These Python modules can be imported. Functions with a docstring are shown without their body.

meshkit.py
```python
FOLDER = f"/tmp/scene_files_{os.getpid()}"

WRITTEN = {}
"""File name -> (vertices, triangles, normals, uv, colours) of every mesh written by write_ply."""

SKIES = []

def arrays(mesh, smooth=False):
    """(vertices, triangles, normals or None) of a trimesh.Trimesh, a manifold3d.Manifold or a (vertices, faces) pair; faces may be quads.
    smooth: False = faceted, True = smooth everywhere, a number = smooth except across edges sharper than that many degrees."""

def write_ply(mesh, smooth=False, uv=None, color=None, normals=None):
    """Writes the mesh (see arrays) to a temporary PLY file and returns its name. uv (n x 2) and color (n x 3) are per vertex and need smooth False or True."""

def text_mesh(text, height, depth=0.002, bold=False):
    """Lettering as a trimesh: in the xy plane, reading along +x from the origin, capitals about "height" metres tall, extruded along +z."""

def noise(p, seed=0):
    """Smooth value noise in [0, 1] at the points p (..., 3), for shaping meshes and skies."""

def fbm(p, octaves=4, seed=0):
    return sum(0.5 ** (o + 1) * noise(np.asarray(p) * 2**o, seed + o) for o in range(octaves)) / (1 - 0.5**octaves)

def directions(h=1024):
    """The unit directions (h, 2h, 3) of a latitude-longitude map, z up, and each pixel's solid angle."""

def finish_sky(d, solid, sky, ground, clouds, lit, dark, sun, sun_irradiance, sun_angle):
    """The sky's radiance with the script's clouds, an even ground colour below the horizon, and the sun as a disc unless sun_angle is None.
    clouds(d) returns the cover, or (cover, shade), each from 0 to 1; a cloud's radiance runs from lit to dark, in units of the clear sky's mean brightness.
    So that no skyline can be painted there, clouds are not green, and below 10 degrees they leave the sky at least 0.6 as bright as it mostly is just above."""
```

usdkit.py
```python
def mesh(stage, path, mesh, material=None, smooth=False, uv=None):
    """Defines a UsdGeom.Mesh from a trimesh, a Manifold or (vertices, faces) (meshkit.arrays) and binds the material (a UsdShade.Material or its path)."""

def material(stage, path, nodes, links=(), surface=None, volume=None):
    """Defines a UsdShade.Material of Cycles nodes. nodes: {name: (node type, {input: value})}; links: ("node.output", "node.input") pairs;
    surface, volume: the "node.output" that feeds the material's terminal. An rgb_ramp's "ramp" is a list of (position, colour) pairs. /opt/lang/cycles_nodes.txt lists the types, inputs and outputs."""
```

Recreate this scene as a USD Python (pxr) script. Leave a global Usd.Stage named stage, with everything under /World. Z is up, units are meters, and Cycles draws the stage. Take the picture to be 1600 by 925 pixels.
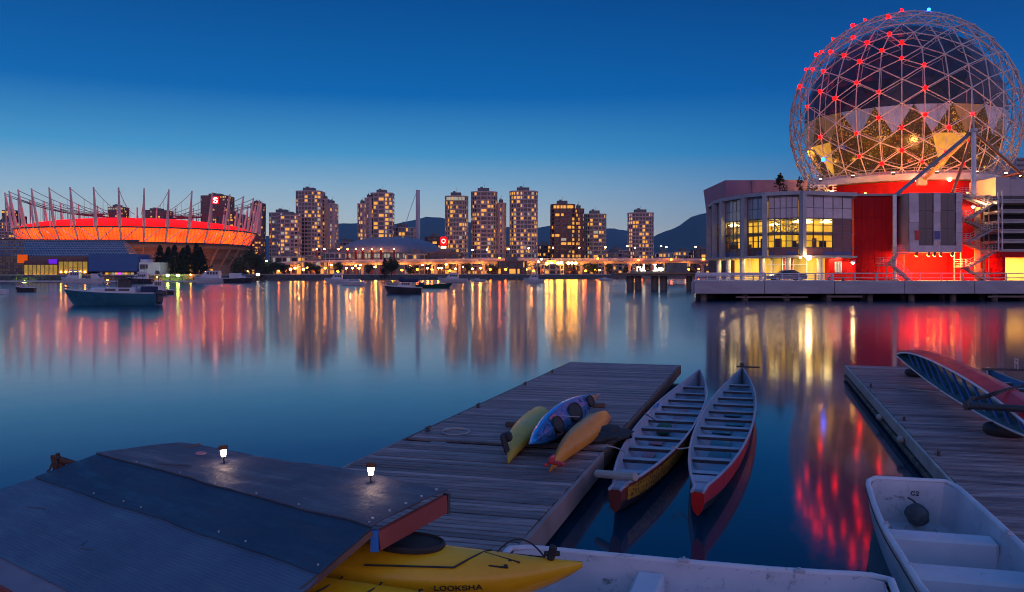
import math, random, numpy as np, trimesh, usdkit, meshkit
from pxr import Usd, UsdGeom, UsdLux, UsdShade, Gf, Sdf, Vt

stage = Usd.Stage.CreateInMemory()
UsdGeom.SetStageUpAxis(stage, 'Z'); UsdGeom.SetStageMetersPerUnit(stage, 1.0)
UsdGeom.Xform.Define(stage, '/World'); UsdGeom.Scope.Define(stage, '/World/Looks')
PI = math.pi

# ------------------------------------------------------------------ camera
F, CX, HY, CZ = 1340.0, 800.0, 428.0, 3.2          # focal length and horizon in photo pixels (1600 wide), eye height
cam = UsdGeom.Camera.Define(stage, '/World/camera')
cam.CreateHorizontalApertureAttr(36.0); cam.CreateVerticalApertureAttr(36.0*925/1600)
cam.CreateFocalLengthAttr(36.0*F/1600); cam.CreateVerticalApertureOffsetAttr(-34.5/1600*36)
cam.CreateClippingRangeAttr(Gf.Vec2f(0.05, 60000)); cam.CreateExposureAttr(0.3)
_x = UsdGeom.Xformable(cam); _x.AddTranslateOp().Set(Gf.Vec3d(0, 0, CZ)); _x.AddRotateXOp().Set(90.0)

# ------------------------------------------------------------------ sky (dusk) and the last glow of the set sun
SUN_AZ = math.atan2(-700, 1340)                      # the sunset lies behind the stadium
SD = (math.sin(SUN_AZ), math.cos(SUN_AZ))
def M_(name, nodes, links, surface=None, volume=None):
    return usdkit.material(stage, '/World/Looks/' + name, nodes, links, surface=surface, volume=volume)
def s2l(r, g, b):
    return tuple(((c/255)/12.92 if c <= 10 else (((c/255)+.055)/1.055)**2.4) for c in (r, g, b))
sky_nodes = {
 'tc': ('texture_coordinate', {}),
 'nrm': ('vector_math', {'math_type': 'normalize'}),
 'sep': ('separate_xyz', {}),
 'zc': ('math', {'math_type': 'maximum', 'value2': 0.0}),
 'zs': ('math', {'math_type': 'sqrt'}),
 'flat': ('vector_math', {'math_type': 'multiply', 'vector2': (1, 1, 0)}),
 'fn': ('vector_math', {'math_type': 'normalize'}),
 'dot': ('vector_math', {'math_type': 'dot_product', 'vector2': (SD[0], SD[1], 0)}),
 'gw': ('map_range', {'range_type': 'smoothstep', 'from_min': 0.55, 'from_max': 1.0, 'to_min': 0.0, 'to_max': 1.0, 'clamp': True}),
 'ga': ('map_range', {'range_type': 'smoothstep', 'from_min': 0.45, 'from_max': -0.5, 'to_min': 0.0, 'to_max': 1.0, 'clamp': True}),
 # towards the sunset
 'warm': ('rgb_ramp', {'ramp': [(0, s2l(222,198,158)), (.17, s2l(214,206,180)), (.25, s2l(174,190,192)), (.31, s2l(136,172,194)), (.37, s2l(66,142,188)), (.45, s2l(2,94,162)), (.55, s2l(0,70,134)), (.75, s2l(10,80,150)), (1, s2l(36,86,146))]}),
 # a quarter turn away
 'cold': ('rgb_ramp', {'ramp': [(0, s2l(150,136,128)), (.17, s2l(130,132,138)), (.25, s2l(86,116,148)), (.31, s2l(58,108,156)), (.37, s2l(18,102,162)), (.45, s2l(2,80,148)), (.55, s2l(0,58,120)), (.75, s2l(10,76,146)), (1, s2l(36,86,146))]}),
 # opposite the sunset: the dim pink belt over the earth's shadow
 'anti': ('rgb_ramp', {'ramp': [(0, s2l(112,110,148)), (.2, s2l(190,150,182)), (.4, s2l(202,166,204)), (.6, s2l(136,134,184)), (.8, s2l(62,104,162)), (1, s2l(36,86,146))]}),
 'm1': ('mix', {'mix_type': 'mix'}), 'm2': ('mix', {'mix_type': 'mix'}),
 'sky': ('sky_texture', {'sky_type': 'single_scattering', 'sun_disc': False, 'sun_elevation': 0.012, 'sun_rotation': SUN_AZ, 'altitude': 0.0, 'air_density': 1.0, 'aerosol_density': 1.0, 'ozone_density': 2.5}),
 'sk': ('mix', {'mix_type': 'multiply', 'fac': 1.0, 'color2': (0.006, 0.006, 0.006)}),
 'r10': ('mix', {'mix_type': 'multiply', 'fac': 1.0, 'color2': (10.0, 10.0, 10.0)}),
 'add': ('mix', {'mix_type': 'add', 'fac': 1.0}),
 'bg': ('background_shader', {'strength': 0.1}),
}
sky_links = [('tc.generated', 'nrm.vector1'), ('nrm.vector', 'sep.vector'), ('sep.z', 'zc.value1'), ('zc.value', 'zs.value1'),
 ('nrm.vector', 'flat.vector1'), ('flat.vector', 'fn.vector1'), ('fn.vector', 'dot.vector1'), ('dot.value', 'gw.value'), ('dot.value', 'ga.value'),
 ('zs.value', 'warm.fac'), ('zs.value', 'cold.fac'), ('zs.value', 'anti.fac'),
 ('gw.result', 'm1.fac'), ('cold.color', 'm1.color1'), ('warm.color', 'm1.color2'),
 ('ga.result', 'm2.fac'), ('m1.color', 'm2.color1'), ('anti.color', 'm2.color2'), ('m2.color', 'r10.color1'),
 ('sky.color', 'sk.color1'), ('r10.color', 'add.color1'), ('sk.color', 'add.color2'), ('add.color', 'bg.color')]
sky_mat = M_('sky', sky_nodes, sky_links, surface='bg.background')
dome = UsdLux.DomeLight.Define(stage, '/World/sky')
UsdShade.MaterialBindingAPI.Apply(dome.GetPrim()).Bind(sky_mat)
dome.GetPrim().SetCustomDataByKey('kind', 'structure')
sun = UsdLux.DistantLight.Define(stage, '/World/sun')
sun.CreateNormalizeAttr(True); sun.CreateIntensityAttr(0.004); sun.CreateAngleAttr(60.0); sun.CreateColorAttr(Gf.Vec3f(1, .72, .55))
_e = math.radians(3)
_d = Gf.Vec3d(SD[0]*math.cos(_e), SD[1]*math.cos(_e), math.sin(_e))
_m = Gf.Matrix4d(); _m.SetRotate(Gf.Rotation(Gf.Vec3d(0, 0, 1), _d)); UsdGeom.Xformable(sun).AddTransformOp().Set(_m)

# ------------------------------------------------------------------ helpers
def P(px, py, Y):
    """the point at depth Y that the photo shows at pixel (px, py)"""
    return np.array([(px-CX)/F*Y, Y, CZ-(py-HY)/F*Y])
def PZ(px, py, z):
    """the point at height z that the photo shows at pixel (px, py)"""
    Y = F*(CZ-z)/(py-HY)
    return np.array([(px-CX)/F*Y, Y, z])
def ZY(py, Y): return CZ-(py-HY)/F*Y
def XP(px, Y): return (px-CX)/F*Y
def nv(a):
    a = np.asarray(a, float); return a/np.linalg.norm(a)
def rz(a):
    c, s = math.cos(a), math.sin(a); return np.array([[c, -s, 0], [s, c, 0], [0, 0, 1.0]])
def rx(a):
    c, s = math.cos(a), math.sin(a); return np.array([[1.0, 0, 0], [0, c, -s], [0, s, c]])
def ry(a):
    c, s = math.cos(a), math.sin(a); return np.array([[c, 0, s], [0, 1.0, 0], [-s, 0, c]])

class MB:
    """collects shapes that become one mesh"""
    def __init__(self): self.v, self.f, self.n = [], [], 0
    def add(self, v, f):
        v = np.asarray(v, float); f = np.asarray(f, int)
        if f.shape[1] == 4: f = np.vstack([f[:, [0, 1, 2]], f[:, [0, 2, 3]]])
        self.v.append(v); self.f.append(f+self.n); self.n += len(v); return self
    def tm(self, m, R=None, t=(0, 0, 0)):
        v = np.asarray(m.vertices, float)
        if R is not None: v = v @ np.asarray(R).T
        return self.add(v+np.asarray(t, float), m.faces)
    def box(self, c, s, R=None):
        x, y, z = np.asarray(s, float)/2
        v = np.array([[-x,-y,-z],[x,-y,-z],[x,y,-z],[-x,y,-z],[-x,-y,z],[x,-y,z],[x,y,z],[-x,y,z]])
        if R is not None: v = v @ np.asarray(R).T
        return self.add(v+np.asarray(c, float), [[0,3,2,1],[4,5,6,7],[0,1,5,4],[1,2,6,5],[2,3,7,6],[3,0,4,7]])
    def bbox(self, a, b):
        a, b = np.minimum(a, b), np.maximum(a, b); return self.box((a+b)/2, b-a)
    def cbox(self, c, s, ch, R=None):
        """box with chamfered edges"""
        x, y, z = np.asarray(s, float)/2
        pts = [(sx*(x-a*ch), sy*(y-b*ch), sz*(z-c_*ch)) for sx in (-1,1) for sy in (-1,1) for sz in (-1,1) for a, b, c_ in ((0,1,1),(1,0,1),(1,1,0))]
        m = trimesh.convex.convex_hull(np.array(pts)); return self.tm(m, R, c)
    def beam(self, p0, p1, w, h, up=(0, 0, 1)):
        p0, p1 = np.asarray(p0, float), np.asarray(p1, float); d = nv(p1-p0)
        s = np.cross(d, up); s = nv(s) if np.linalg.norm(s) > 1e-6 else np.array([1.0, 0, 0]); u = np.cross(s, d)
        return self.box((p0+p1)/2, (np.linalg.norm(p1-p0), w, h), np.stack([d, s, u], 1))
    def tube(self, pts, r, n=6, caps=True):
        pts = np.asarray(pts, float); k = len(pts); r = np.broadcast_to(r, k)
        t = np.gradient(pts, axis=0); t /= np.maximum(np.linalg.norm(t, axis=1, keepdims=True), 1e-9)
        a = np.array([0, 0, 1.0]) if abs(t[0][2]) < .9 else np.array([1.0, 0, 0])
        rings, ang = [], np.arange(n)/n*2*PI
        for i in range(k):
            s = np.cross(t[i], a); s = nv(s) if np.linalg.norm(s) > 1e-6 else np.array([1.0, 0, 0]); u = np.cross(s, t[i]); a = u
            rings.append(pts[i]+r[i]*(np.cos(ang)[:, None]*s+np.sin(ang)[:, None]*u))
        return self.loft(rings, caps)
    def loft(self, rings, caps=True, closed=True):
        n, k = len(rings[0]), len(rings); v = np.vstack(rings); f = []
        for i in range(k-1):
            for j in range(n if closed else n-1):
                a, b = i*n+j, i*n+(j+1) % n; f.append([a, b, b+n, a+n])
        self.add(v, f)
        if caps and closed:
            for o, rev in ((0, 1), (k-1, 0)):
                r = rings[0 if o == 0 else -1]; c = np.mean(r, axis=0)
                fv = np.vstack([r, c]); ff = [[j, (j+1) % n, n] if not rev else [(j+1) % n, j, n] for j in range(n)]
                self.add(fv, ff)
        return self
    def prism(self, poly, z0, z1):
        """vertical walls over a convex or star-shaped plan polygon, with top and bottom"""
        p = np.asarray(poly, float)
        return self.loft([np.c_[p, np.full(len(p), z0)], np.c_[p, np.full(len(p), z1)]])
    def sph(self, c, r, sub=1, s=(1, 1, 1)):
        m = trimesh.creation.icosphere(sub, 1.0); return self.add(np.asarray(m.vertices)*np.asarray(s)*r+np.asarray(c, float), m.faces)
    def cyl(self, p0, p1, r, n=10, r1=None): return self.tube([p0, p1], [r, r if r1 is None else r1], n)
    def torus(self, c, R, r, n=20, k=8, rot=None):
        m = trimesh.creation.torus(R, r, major_sections=n, minor_sections=k); return self.tm(m, rot, c)
    def quad(self, a, b, c, d): return self.add([a, b, c, d], [[0, 1, 2, 3]])
    def lathe(self, prof, c=(0, 0, 0), n=24):
        rings = [np.c_[r*np.cos(np.arange(n)/n*2*PI), r*np.sin(np.arange(n)/n*2*PI), np.full(n, z)]+np.asarray(c, float) for r, z in prof]
        return self.loft(rings)
    def grid(self, G):
        G = np.asarray(G, float); a, b = G.shape[:2]
        i = np.arange(a*b).reshape(a, b)
        return self.add(G.reshape(-1, 3), np.stack([i[:-1, :-1].ravel(), i[1:, :-1].ravel(), i[1:, 1:].ravel(), i[:-1, 1:].ravel()], 1))
    def out(self, R=None, t=None):
        v, f = np.vstack(self.v), np.vstack(self.f)
        if R is not None: v = v @ np.asarray(R).T
        if t is not None: v = v+np.asarray(t, float)
        return trimesh.Trimesh(v, f, process=False)

_used = {}
def numbered(parent, name):
    k = _used.get((parent, name), -1)+1; _used[(parent, name)] = k
    return f'{parent}/{name}' if k == 0 else f'{parent}/{name}_{k:03d}'
def cd(prim, **kw):
    for k, v in kw.items():
        if v: prim.SetCustomDataByKey(k, v)
class Thing:
    """an Xform at the thing's base; its parts are given in world coordinates (world=True) or in its own"""
    def __init__(self, name, label, category, loc=(0, 0, 0), rot=0.0, group=None):
        self.name, self.loc, self.rot, self.label, self.category, self.group = name, np.asarray(loc, float), rot, label, category, group
        self.path = numbered('/World', name); x = UsdGeom.Xform.Define(stage, self.path)
        x.AddTranslateOp().Set(Gf.Vec3d(*map(float, loc))); x.AddRotateZOp().Set(math.degrees(rot))
        cd(x.GetPrim(), label=label, category=category, group=group)
    def part(self, name, mb, mat, smooth=False, kind=None, label=None, world=False, under=None):
        p = numbered(under or self.path, name)
        m = mb.out(rz(-self.rot), -rz(-self.rot) @ self.loc) if world else mb.out()
        g = usdkit.mesh(stage, p, m, mat, smooth=smooth); cd(g.GetPrim(), kind=kind, label=label); return p
    def dup(self, loc, rot=0.0, label=None, group=None):
        p = numbered('/World', self.name); x = UsdGeom.Xform.Define(stage, p)
        x.AddTranslateOp().Set(Gf.Vec3d(*map(float, loc))); x.AddRotateZOp().Set(math.degrees(rot))
        x.GetPrim().GetReferences().AddInternalReference(self.path); x.GetPrim().SetInstanceable(True)
        cd(x.GetPrim(), label=label or self.label, category=self.category, group=group or self.group); return p
def struct(name, mb, mat, smooth=False, kind='structure', label=None, category=None):
    p = numbered('/World', name); g = usdkit.mesh(stage, p, mb.out(), mat, smooth=smooth); cd(g.GetPrim(), kind=kind, label=label, category=category); return p
def single(name, mb, mat, label, category, group=None, smooth=False):
    p = numbered('/World', name); g = usdkit.mesh(stage, p, mb.out(), mat, smooth=smooth); cd(g.GetPrim(), label=label, category=category, group=group); return p

# ------------------------------------------------------------------ materials
def mottled(name, c1, c2, scale=1.0, rough=.6, bump=0.0, bscale=None, metallic=0.0, stretch=(1, 1, 1), spec=.5, coat=0.0, detail=5.0, rvar=.12, island=0.0):
    """two tones in noise, roughness variation, relief; island: tone differs from piece to piece"""
    nodes = {'g': ('geometry', {}), 'mp': ('mapping', {'scale': stretch}), 'n': ('noise_texture', {'scale': scale, 'detail': detail, 'roughness': .6}),
             'r': ('rgb_ramp', {'ramp': [(0, c1), (.35, c1), (.65, c2), (1, c2)]}),
             'rr': ('map_range', {'from_min': .3, 'from_max': .7, 'to_min': max(.02, rough-rvar), 'to_max': min(1, rough+rvar), 'clamp': True}),
             'p': ('principled_bsdf', {'metallic': metallic, 'specular_ior_level': spec, 'coat_weight': coat})}
    links = [('g.position', 'mp.vector'), ('mp.vector', 'n.vector'), ('n.fac', 'r.fac'), ('n.fac', 'rr.value'), ('rr.result', 'p.roughness')]
    src = 'r.color'
    if island:
        nodes['iv'] = ('map_range', {'from_min': 0, 'from_max': 1, 'to_min': 1-island, 'to_max': 1+island})
        nodes['oi'] = ('object_info', {})
        nodes['im'] = ('vector_math', {'math_type': 'scale'})
        links += [('oi.random', 'iv.value'), ('iv.result', 'im.scale'), (src, 'im.vector1')]; src = 'im.vector'
    links.append((src, 'p.base_color'))
    if bump:
        nodes['bn'] = ('noise_texture', {'scale': bscale or scale*6, 'detail': 6.0, 'roughness': .65}); nodes['b'] = ('bump', {'strength': 1.0, 'distance': bump})
        links += [('mp.vector', 'bn.vector'), ('bn.fac', 'b.height'), ('b.normal', 'p.normal')]
    return M_(name, nodes, links, surface='p.BSDF')
def glow(name, color, strength):
    return M_(name, {'e': ('emission', {'color': color, 'strength': strength})}, [], surface='e.emission')

# still water of a long exposure: slow swell broken into a soft gloss
water = M_('water', {
  'g': ('geometry', {}), 'mp': ('mapping', {'scale': (.9, .55, 1)}), 'n': ('noise_texture', {'scale': .55, 'detail': 3.0, 'roughness': .5}),
  'mp2': ('mapping', {'scale': (.02, .012, 1)}), 'n2': ('noise_texture', {'scale': 1.0, 'detail': 2.0}),
  'rr': ('map_range', {'from_min': .35, 'from_max': .65, 'to_min': .85, 'to_max': 1.15, 'clamp': True}), 'sy': ('separate_xyz', {}), 'yr': ('map_range', {'range_type': 'smoothstep', 'from_min': 10.0, 'from_max': 75.0, 'to_min': .08, 'to_max': .155, 'clamp': True}), 'mr': ('math', {'math_type': 'multiply'}),
  'b': ('bump', {'strength': 1.0, 'distance': .004}),
  'p': ('principled_bsdf', {'base_color': (.002, .018, .032), 'ior': 1.333, 'specular_ior_level': .5})},
  [('g.position', 'mp.vector'), ('mp.vector', 'n.vector'), ('n.fac', 'b.height'), ('b.normal', 'p.normal'),
   ('g.position', 'mp2.vector'), ('mp2.vector', 'n2.vector'), ('n2.fac', 'rr.value'), ('g.position', 'sy.vector'), ('sy.y', 'yr.value'), ('yr.result', 'mr.value1'), ('rr.result', 'mr.value2'), ('mr.value', 'p.roughness')], surface='p.BSDF')
m_ground = mottled('city_ground', (.05, .05, .05), (.10, .095, .09), .08, .9)
m_rock = mottled('seawall_rock', (.05, .045, .04), (.13, .12, .11), .8, .9, .25, 1.2)
m_mtn = mottled('forest_slope', (.03, .045, .03), (.06, .075, .05), .004, .95)
m_conc = mottled('concrete', (.30, .28, .27), (.40, .38, .36), .6, .85, .01, 4)
m_conc_d = mottled('dark_concrete', (.13, .12, .12), (.22, .2, .19), .5, .9, .02, 3)
m_conc_l = mottled('pale_concrete', (.48, .46, .46), (.58, .56, .55), .7, .8, .006, 6)
m_tower_a = mottled('tower_render_pink', (.50, .37, .36), (.58, .44, .42), .15, .8)
m_tower_b = mottled('tower_render_grey', (.42, .35, .36), (.50, .42, .43), .15, .8)
m_tower_c = mottled('tower_render_cream', (.45, .38, .32), (.52, .44, .38), .15, .8)
m_brick_d = mottled('dark_brick', (.16, .08, .07), (.22, .12, .1), .3, .85)
m_glass_d = mottled('dark_glass', (.015, .018, .025), (.03, .03, .04), .1, .12, rvar=.05, spec=.8)
m_steel = mottled('grey_steel', (.42, .41, .43), (.52, .5, .52), 1.2, .42, metallic=.3)
m_steel_d = mottled('dark_steel', (.05, .05, .055), (.10, .09, .09), 1.5, .5, metallic=.5)
m_white = mottled('white_paint', (.68, .67, .68), (.78, .77, .77), 1.5, .45, .002, 12)
m_black = mottled('black_rubber', (.012, .012, .013), (.03, .03, .03), 3, .7, .004, 20)
m_leaf = mottled('dark_needles', (.012, .02, .012), (.03, .04, .02), .6, .8)
m_leaf2 = mottled('broad_leaves', (.03, .045, .02), (.07, .09, .035), .6, .75)
m_bark = mottled('bark', (.06, .045, .035), (.11, .085, .065), 4, .9, .01)
def window_light(name, lo, hi, strength):
    """lit rooms: each window its own warmth and strength"""
    return M_(name, {'g': ('geometry', {}), 'w': ('white_noise_texture', {'dimensions': '1D'}), 'r': ('rgb_ramp', {'ramp': [(0, lo), (1, hi)]}),
       'ms': ('math', {'math_type': 'multiply_add', 'value2': 41.7, 'value3': 3.1}), 's': ('map_range', {'from_min': 0, 'from_max': 1, 'to_min': strength*.12, 'to_max': strength}), 'pw': ('math', {'math_type': 'power', 'value2': 2.2}),
       'p': ('principled_bsdf', {'base_color': (.03, .03, .03), 'roughness': .2})},
       [('g.random_per_island', 'ms.value1'), ('ms.value', 'w.w'), ('w.value', 'r.fac'), ('g.random_per_island', 'pw.value1'), ('pw.value', 's.value'), ('r.color', 'p.emission_color'), ('s.result', 'p.emission_strength')], surface='p.BSDF')
m_lit = window_light('lit_window', (1, .30, .02), (1, .50, .08), 6.5)
m_lit_w = window_light('lit_window_white', (1, .7, .35), (.95, .95, .85), 2.4)
m_lamp_w = glow('lamp_warm', (1, .32, .03), 75)
m_lamp_o = glow('lamp_orange', (1, .13, .005), 70)
m_lamp_c = glow('lamp_white', (1, .66, .28), 30)
m_lamp_g = glow('lamp_greenish', (.6, 1, .10), 50)
m_red_led = glow('red_led', (1, .001, .0012), 14)
m_blue_led = glow('blue_led', (.008, .10, 1), 14)
HAZE = 3.8e-5
# ------------------------------------------------------------------ water, ground, hills, far shore
ws = MB(); ws.quad((-3000, -400, 0), (3000, -400, 0), (3000, 1200, 0), (-3000, 1200, 0)); struct('water', ws, water)
SHORE = [(-200, 330), (0, 330), (200, 332), (385, 338), (402, 425), (470, 450), (560, 470), (690, 480), (820, 500), (960, 545), (1040, 590), (1115, 620)]
sh = np.array([(XP(p, Y), Y) for p, Y in SHORE])
GZ = 2.6
gm = MB()
far = np.c_[sh[:, 0]*0+np.linspace(-9000, 9000, len(sh)), np.full(len(sh), 12000.0)]
gm.grid(np.stack([np.c_[sh, np.full(len(sh), GZ)], np.c_[far, np.full(len(sh), GZ)]], 1)); struct('city_ground', gm, m_ground)
land = MB(); land.prism([(24, 112), (420, 112), (420, 640), (150, 640), (60, 260)], -1.0, 2.0); struct('point_ground', land, m_ground)
# seawall: a sloping bank of tumbled rock below a path
rng = np.random.default_rng(5)
wall = MB(); path = MB(); N = 260
tt = np.linspace(0, len(sh)-1, N); cx = np.interp(tt, range(len(sh)), sh[:, 0]); cy = np.interp(tt, range(len(sh)), sh[:, 1])
G = []
for i in range(N):
    row = []
    for k in range(5):
        s = k/4; j = rng.normal(0, .25, 3) if 0 < k < 4 else (0, 0, 0)
        row.append((cx[i]+j[0], cy[i]-3.2*(1-s)+j[1], -.4+(GZ+.42)*s+j[2]))
    G.append(row)
wall.grid(np.array(G)); struct('rock_bank', wall, m_rock)
pg = MB(); pg.grid(np.array([[(cx[i], cy[i]-.05, GZ+.03), (cx[i], cy[i]+5, GZ+.03)] for i in range(N)])); struct('shore_path', pg, m_conc)
cb = MB()
for i in range(N-1): cb.beam((cx[i], cy[i]+.2, GZ+.2), (cx[i+1], cy[i+1]+.2, GZ+.2), .4, .36)
struct('seawall_coping', cb, m_conc)
def ridge(name, pts, Y, depth, seed):
    xs = np.linspace(pts[0][0], pts[-1][0], 220); ys = np.interp(xs, [p[0] for p in pts], [p[1] for p in pts])
    ys = ys+5*(meshkit.fbm(np.c_[xs*.03, xs*0, xs*0], 5, seed)-.5); G = []
    for x, y in zip(xs, ys):
        h = ZY(y, Y); X = XP(x, Y); row = []
        for k in range(9):
            s = k/8; yy = Y-depth*(1-s); hh = h*(s**1.3)
            row.append((X+depth*.15*(meshkit.noise(np.array([[x*.05, s*3, seed]]))[0]-.5)*(1-s), yy, max(0, hh*(1+.25*(1-s)*(meshkit.noise(np.array([[x*.06, s*4, seed+3.]]))[0]-.5)))))
        row.append((X, Y+depth, 0)); G.append(row)
    m = MB(); m.grid(np.array(G)); return struct(name, m, m_mtn, smooth=True)
ridge('hills', [(-300, 372), (0, 366), (300, 374), (430, 368), (510, 350), (535, 347), (600, 353), (640, 346), (665, 339), (690, 339), (725, 346), (765, 354), (820, 357), (870, 353), (920, 356), (960, 357), (985, 362), (1010, 372), (1060, 385), (1200, 395)], 8500, 1800, 1)
ridge('hills', [(960, 400), (1000, 383), (1020, 371), (1040, 362), (1060, 352), (1080, 338), (1100, 332), (1125, 326), (1170, 320), (1260, 326), (1400, 345), (1700, 360)], 6500, 1500, 2)

# ------------------------------------------------------------------ evening haze between here and the mountains
hz = MB(); hz.bbox((-9300, -450, -3), (9300, 12100, 720))
struct('haze', hz, M_('haze', {'v': ('principled_volume', {'color': (.30, .66, 1.0), 'density': HAZE, 'anisotropy': 0.1})}, [], volume='v.volume'), kind='stuff')

# ------------------------------------------------------------------ trees
def tree_mb(kind, h, r, n, seed, leaf=.55):
    g = np.random.default_rng(seed); crown = MB(); trunk = MB()
    trunk.tube([(0, 0, 0), (.05*h*g.normal()*.2, 0, h*.5), (0, 0, h*.93)], [h*.022+.05, h*.014+.03, .02], 6)
    cen = []
    if kind == 'conifer':
        for k in range(int(n/14)):
            t = g.random()**.8; z = h*(.1+.9*t); rr = r*(1-t)**.8*(.55+.6*g.random())+.1; a = g.random()*2*PI
            cen.append((rr*math.cos(a)*.75, rr*math.sin(a)*.75, z-.12*rr, .18+.28*rr))
            if k % 7 == 0: trunk.tube([(0, 0, z), (rr*math.cos(a)*.8, rr*math.sin(a)*.8, z-.1*rr)], [.05, .015], 4)
    else:
        for k in range(int(n/22)):
            d = nv(g.normal(size=3)); q = g.random()**.4
            p = np.array([d[0]*r*q, d[1]*r*q, h*.62+d[2]*h*.36*q]); cen.append((*p, r*.30))
            if k % 5 == 0: trunk.tube([(0, 0, h*.3), p*.6+np.array([0, 0, h*.2]), p], [.09, .05, .02], 4)
    V = []
    per = max(1, n//len(cen))
    for c in cen:
        for _ in range(per):
            p = np.array(c[:3])+g.normal(0, c[3]*.6, 3); a = nv(g.normal(size=3)); b = nv(np.cross(a, g.normal(size=3))); s = leaf*(.6+.8*g.random())
            V += [p-a*s*.5, p+b*s*.28, p+a*s*.5, p-b*s*.28]
    V = np.array(V); crown.add(V, np.arange(len(V)).reshape(-1, 4)); return crown, trunk
def tree(name, label, kind, loc, h, r, n, seed, group=None, leaf=.55, mat=None):
    t = Thing(name, label, 'tree', loc, 0, group); c, k = tree_mb(kind, h, r, n, seed, leaf)
    t.part('trunk', k, m_bark); t.part('crown', c, mat or (m_leaf if kind == 'conifer' else m_leaf2)); return t

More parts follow.
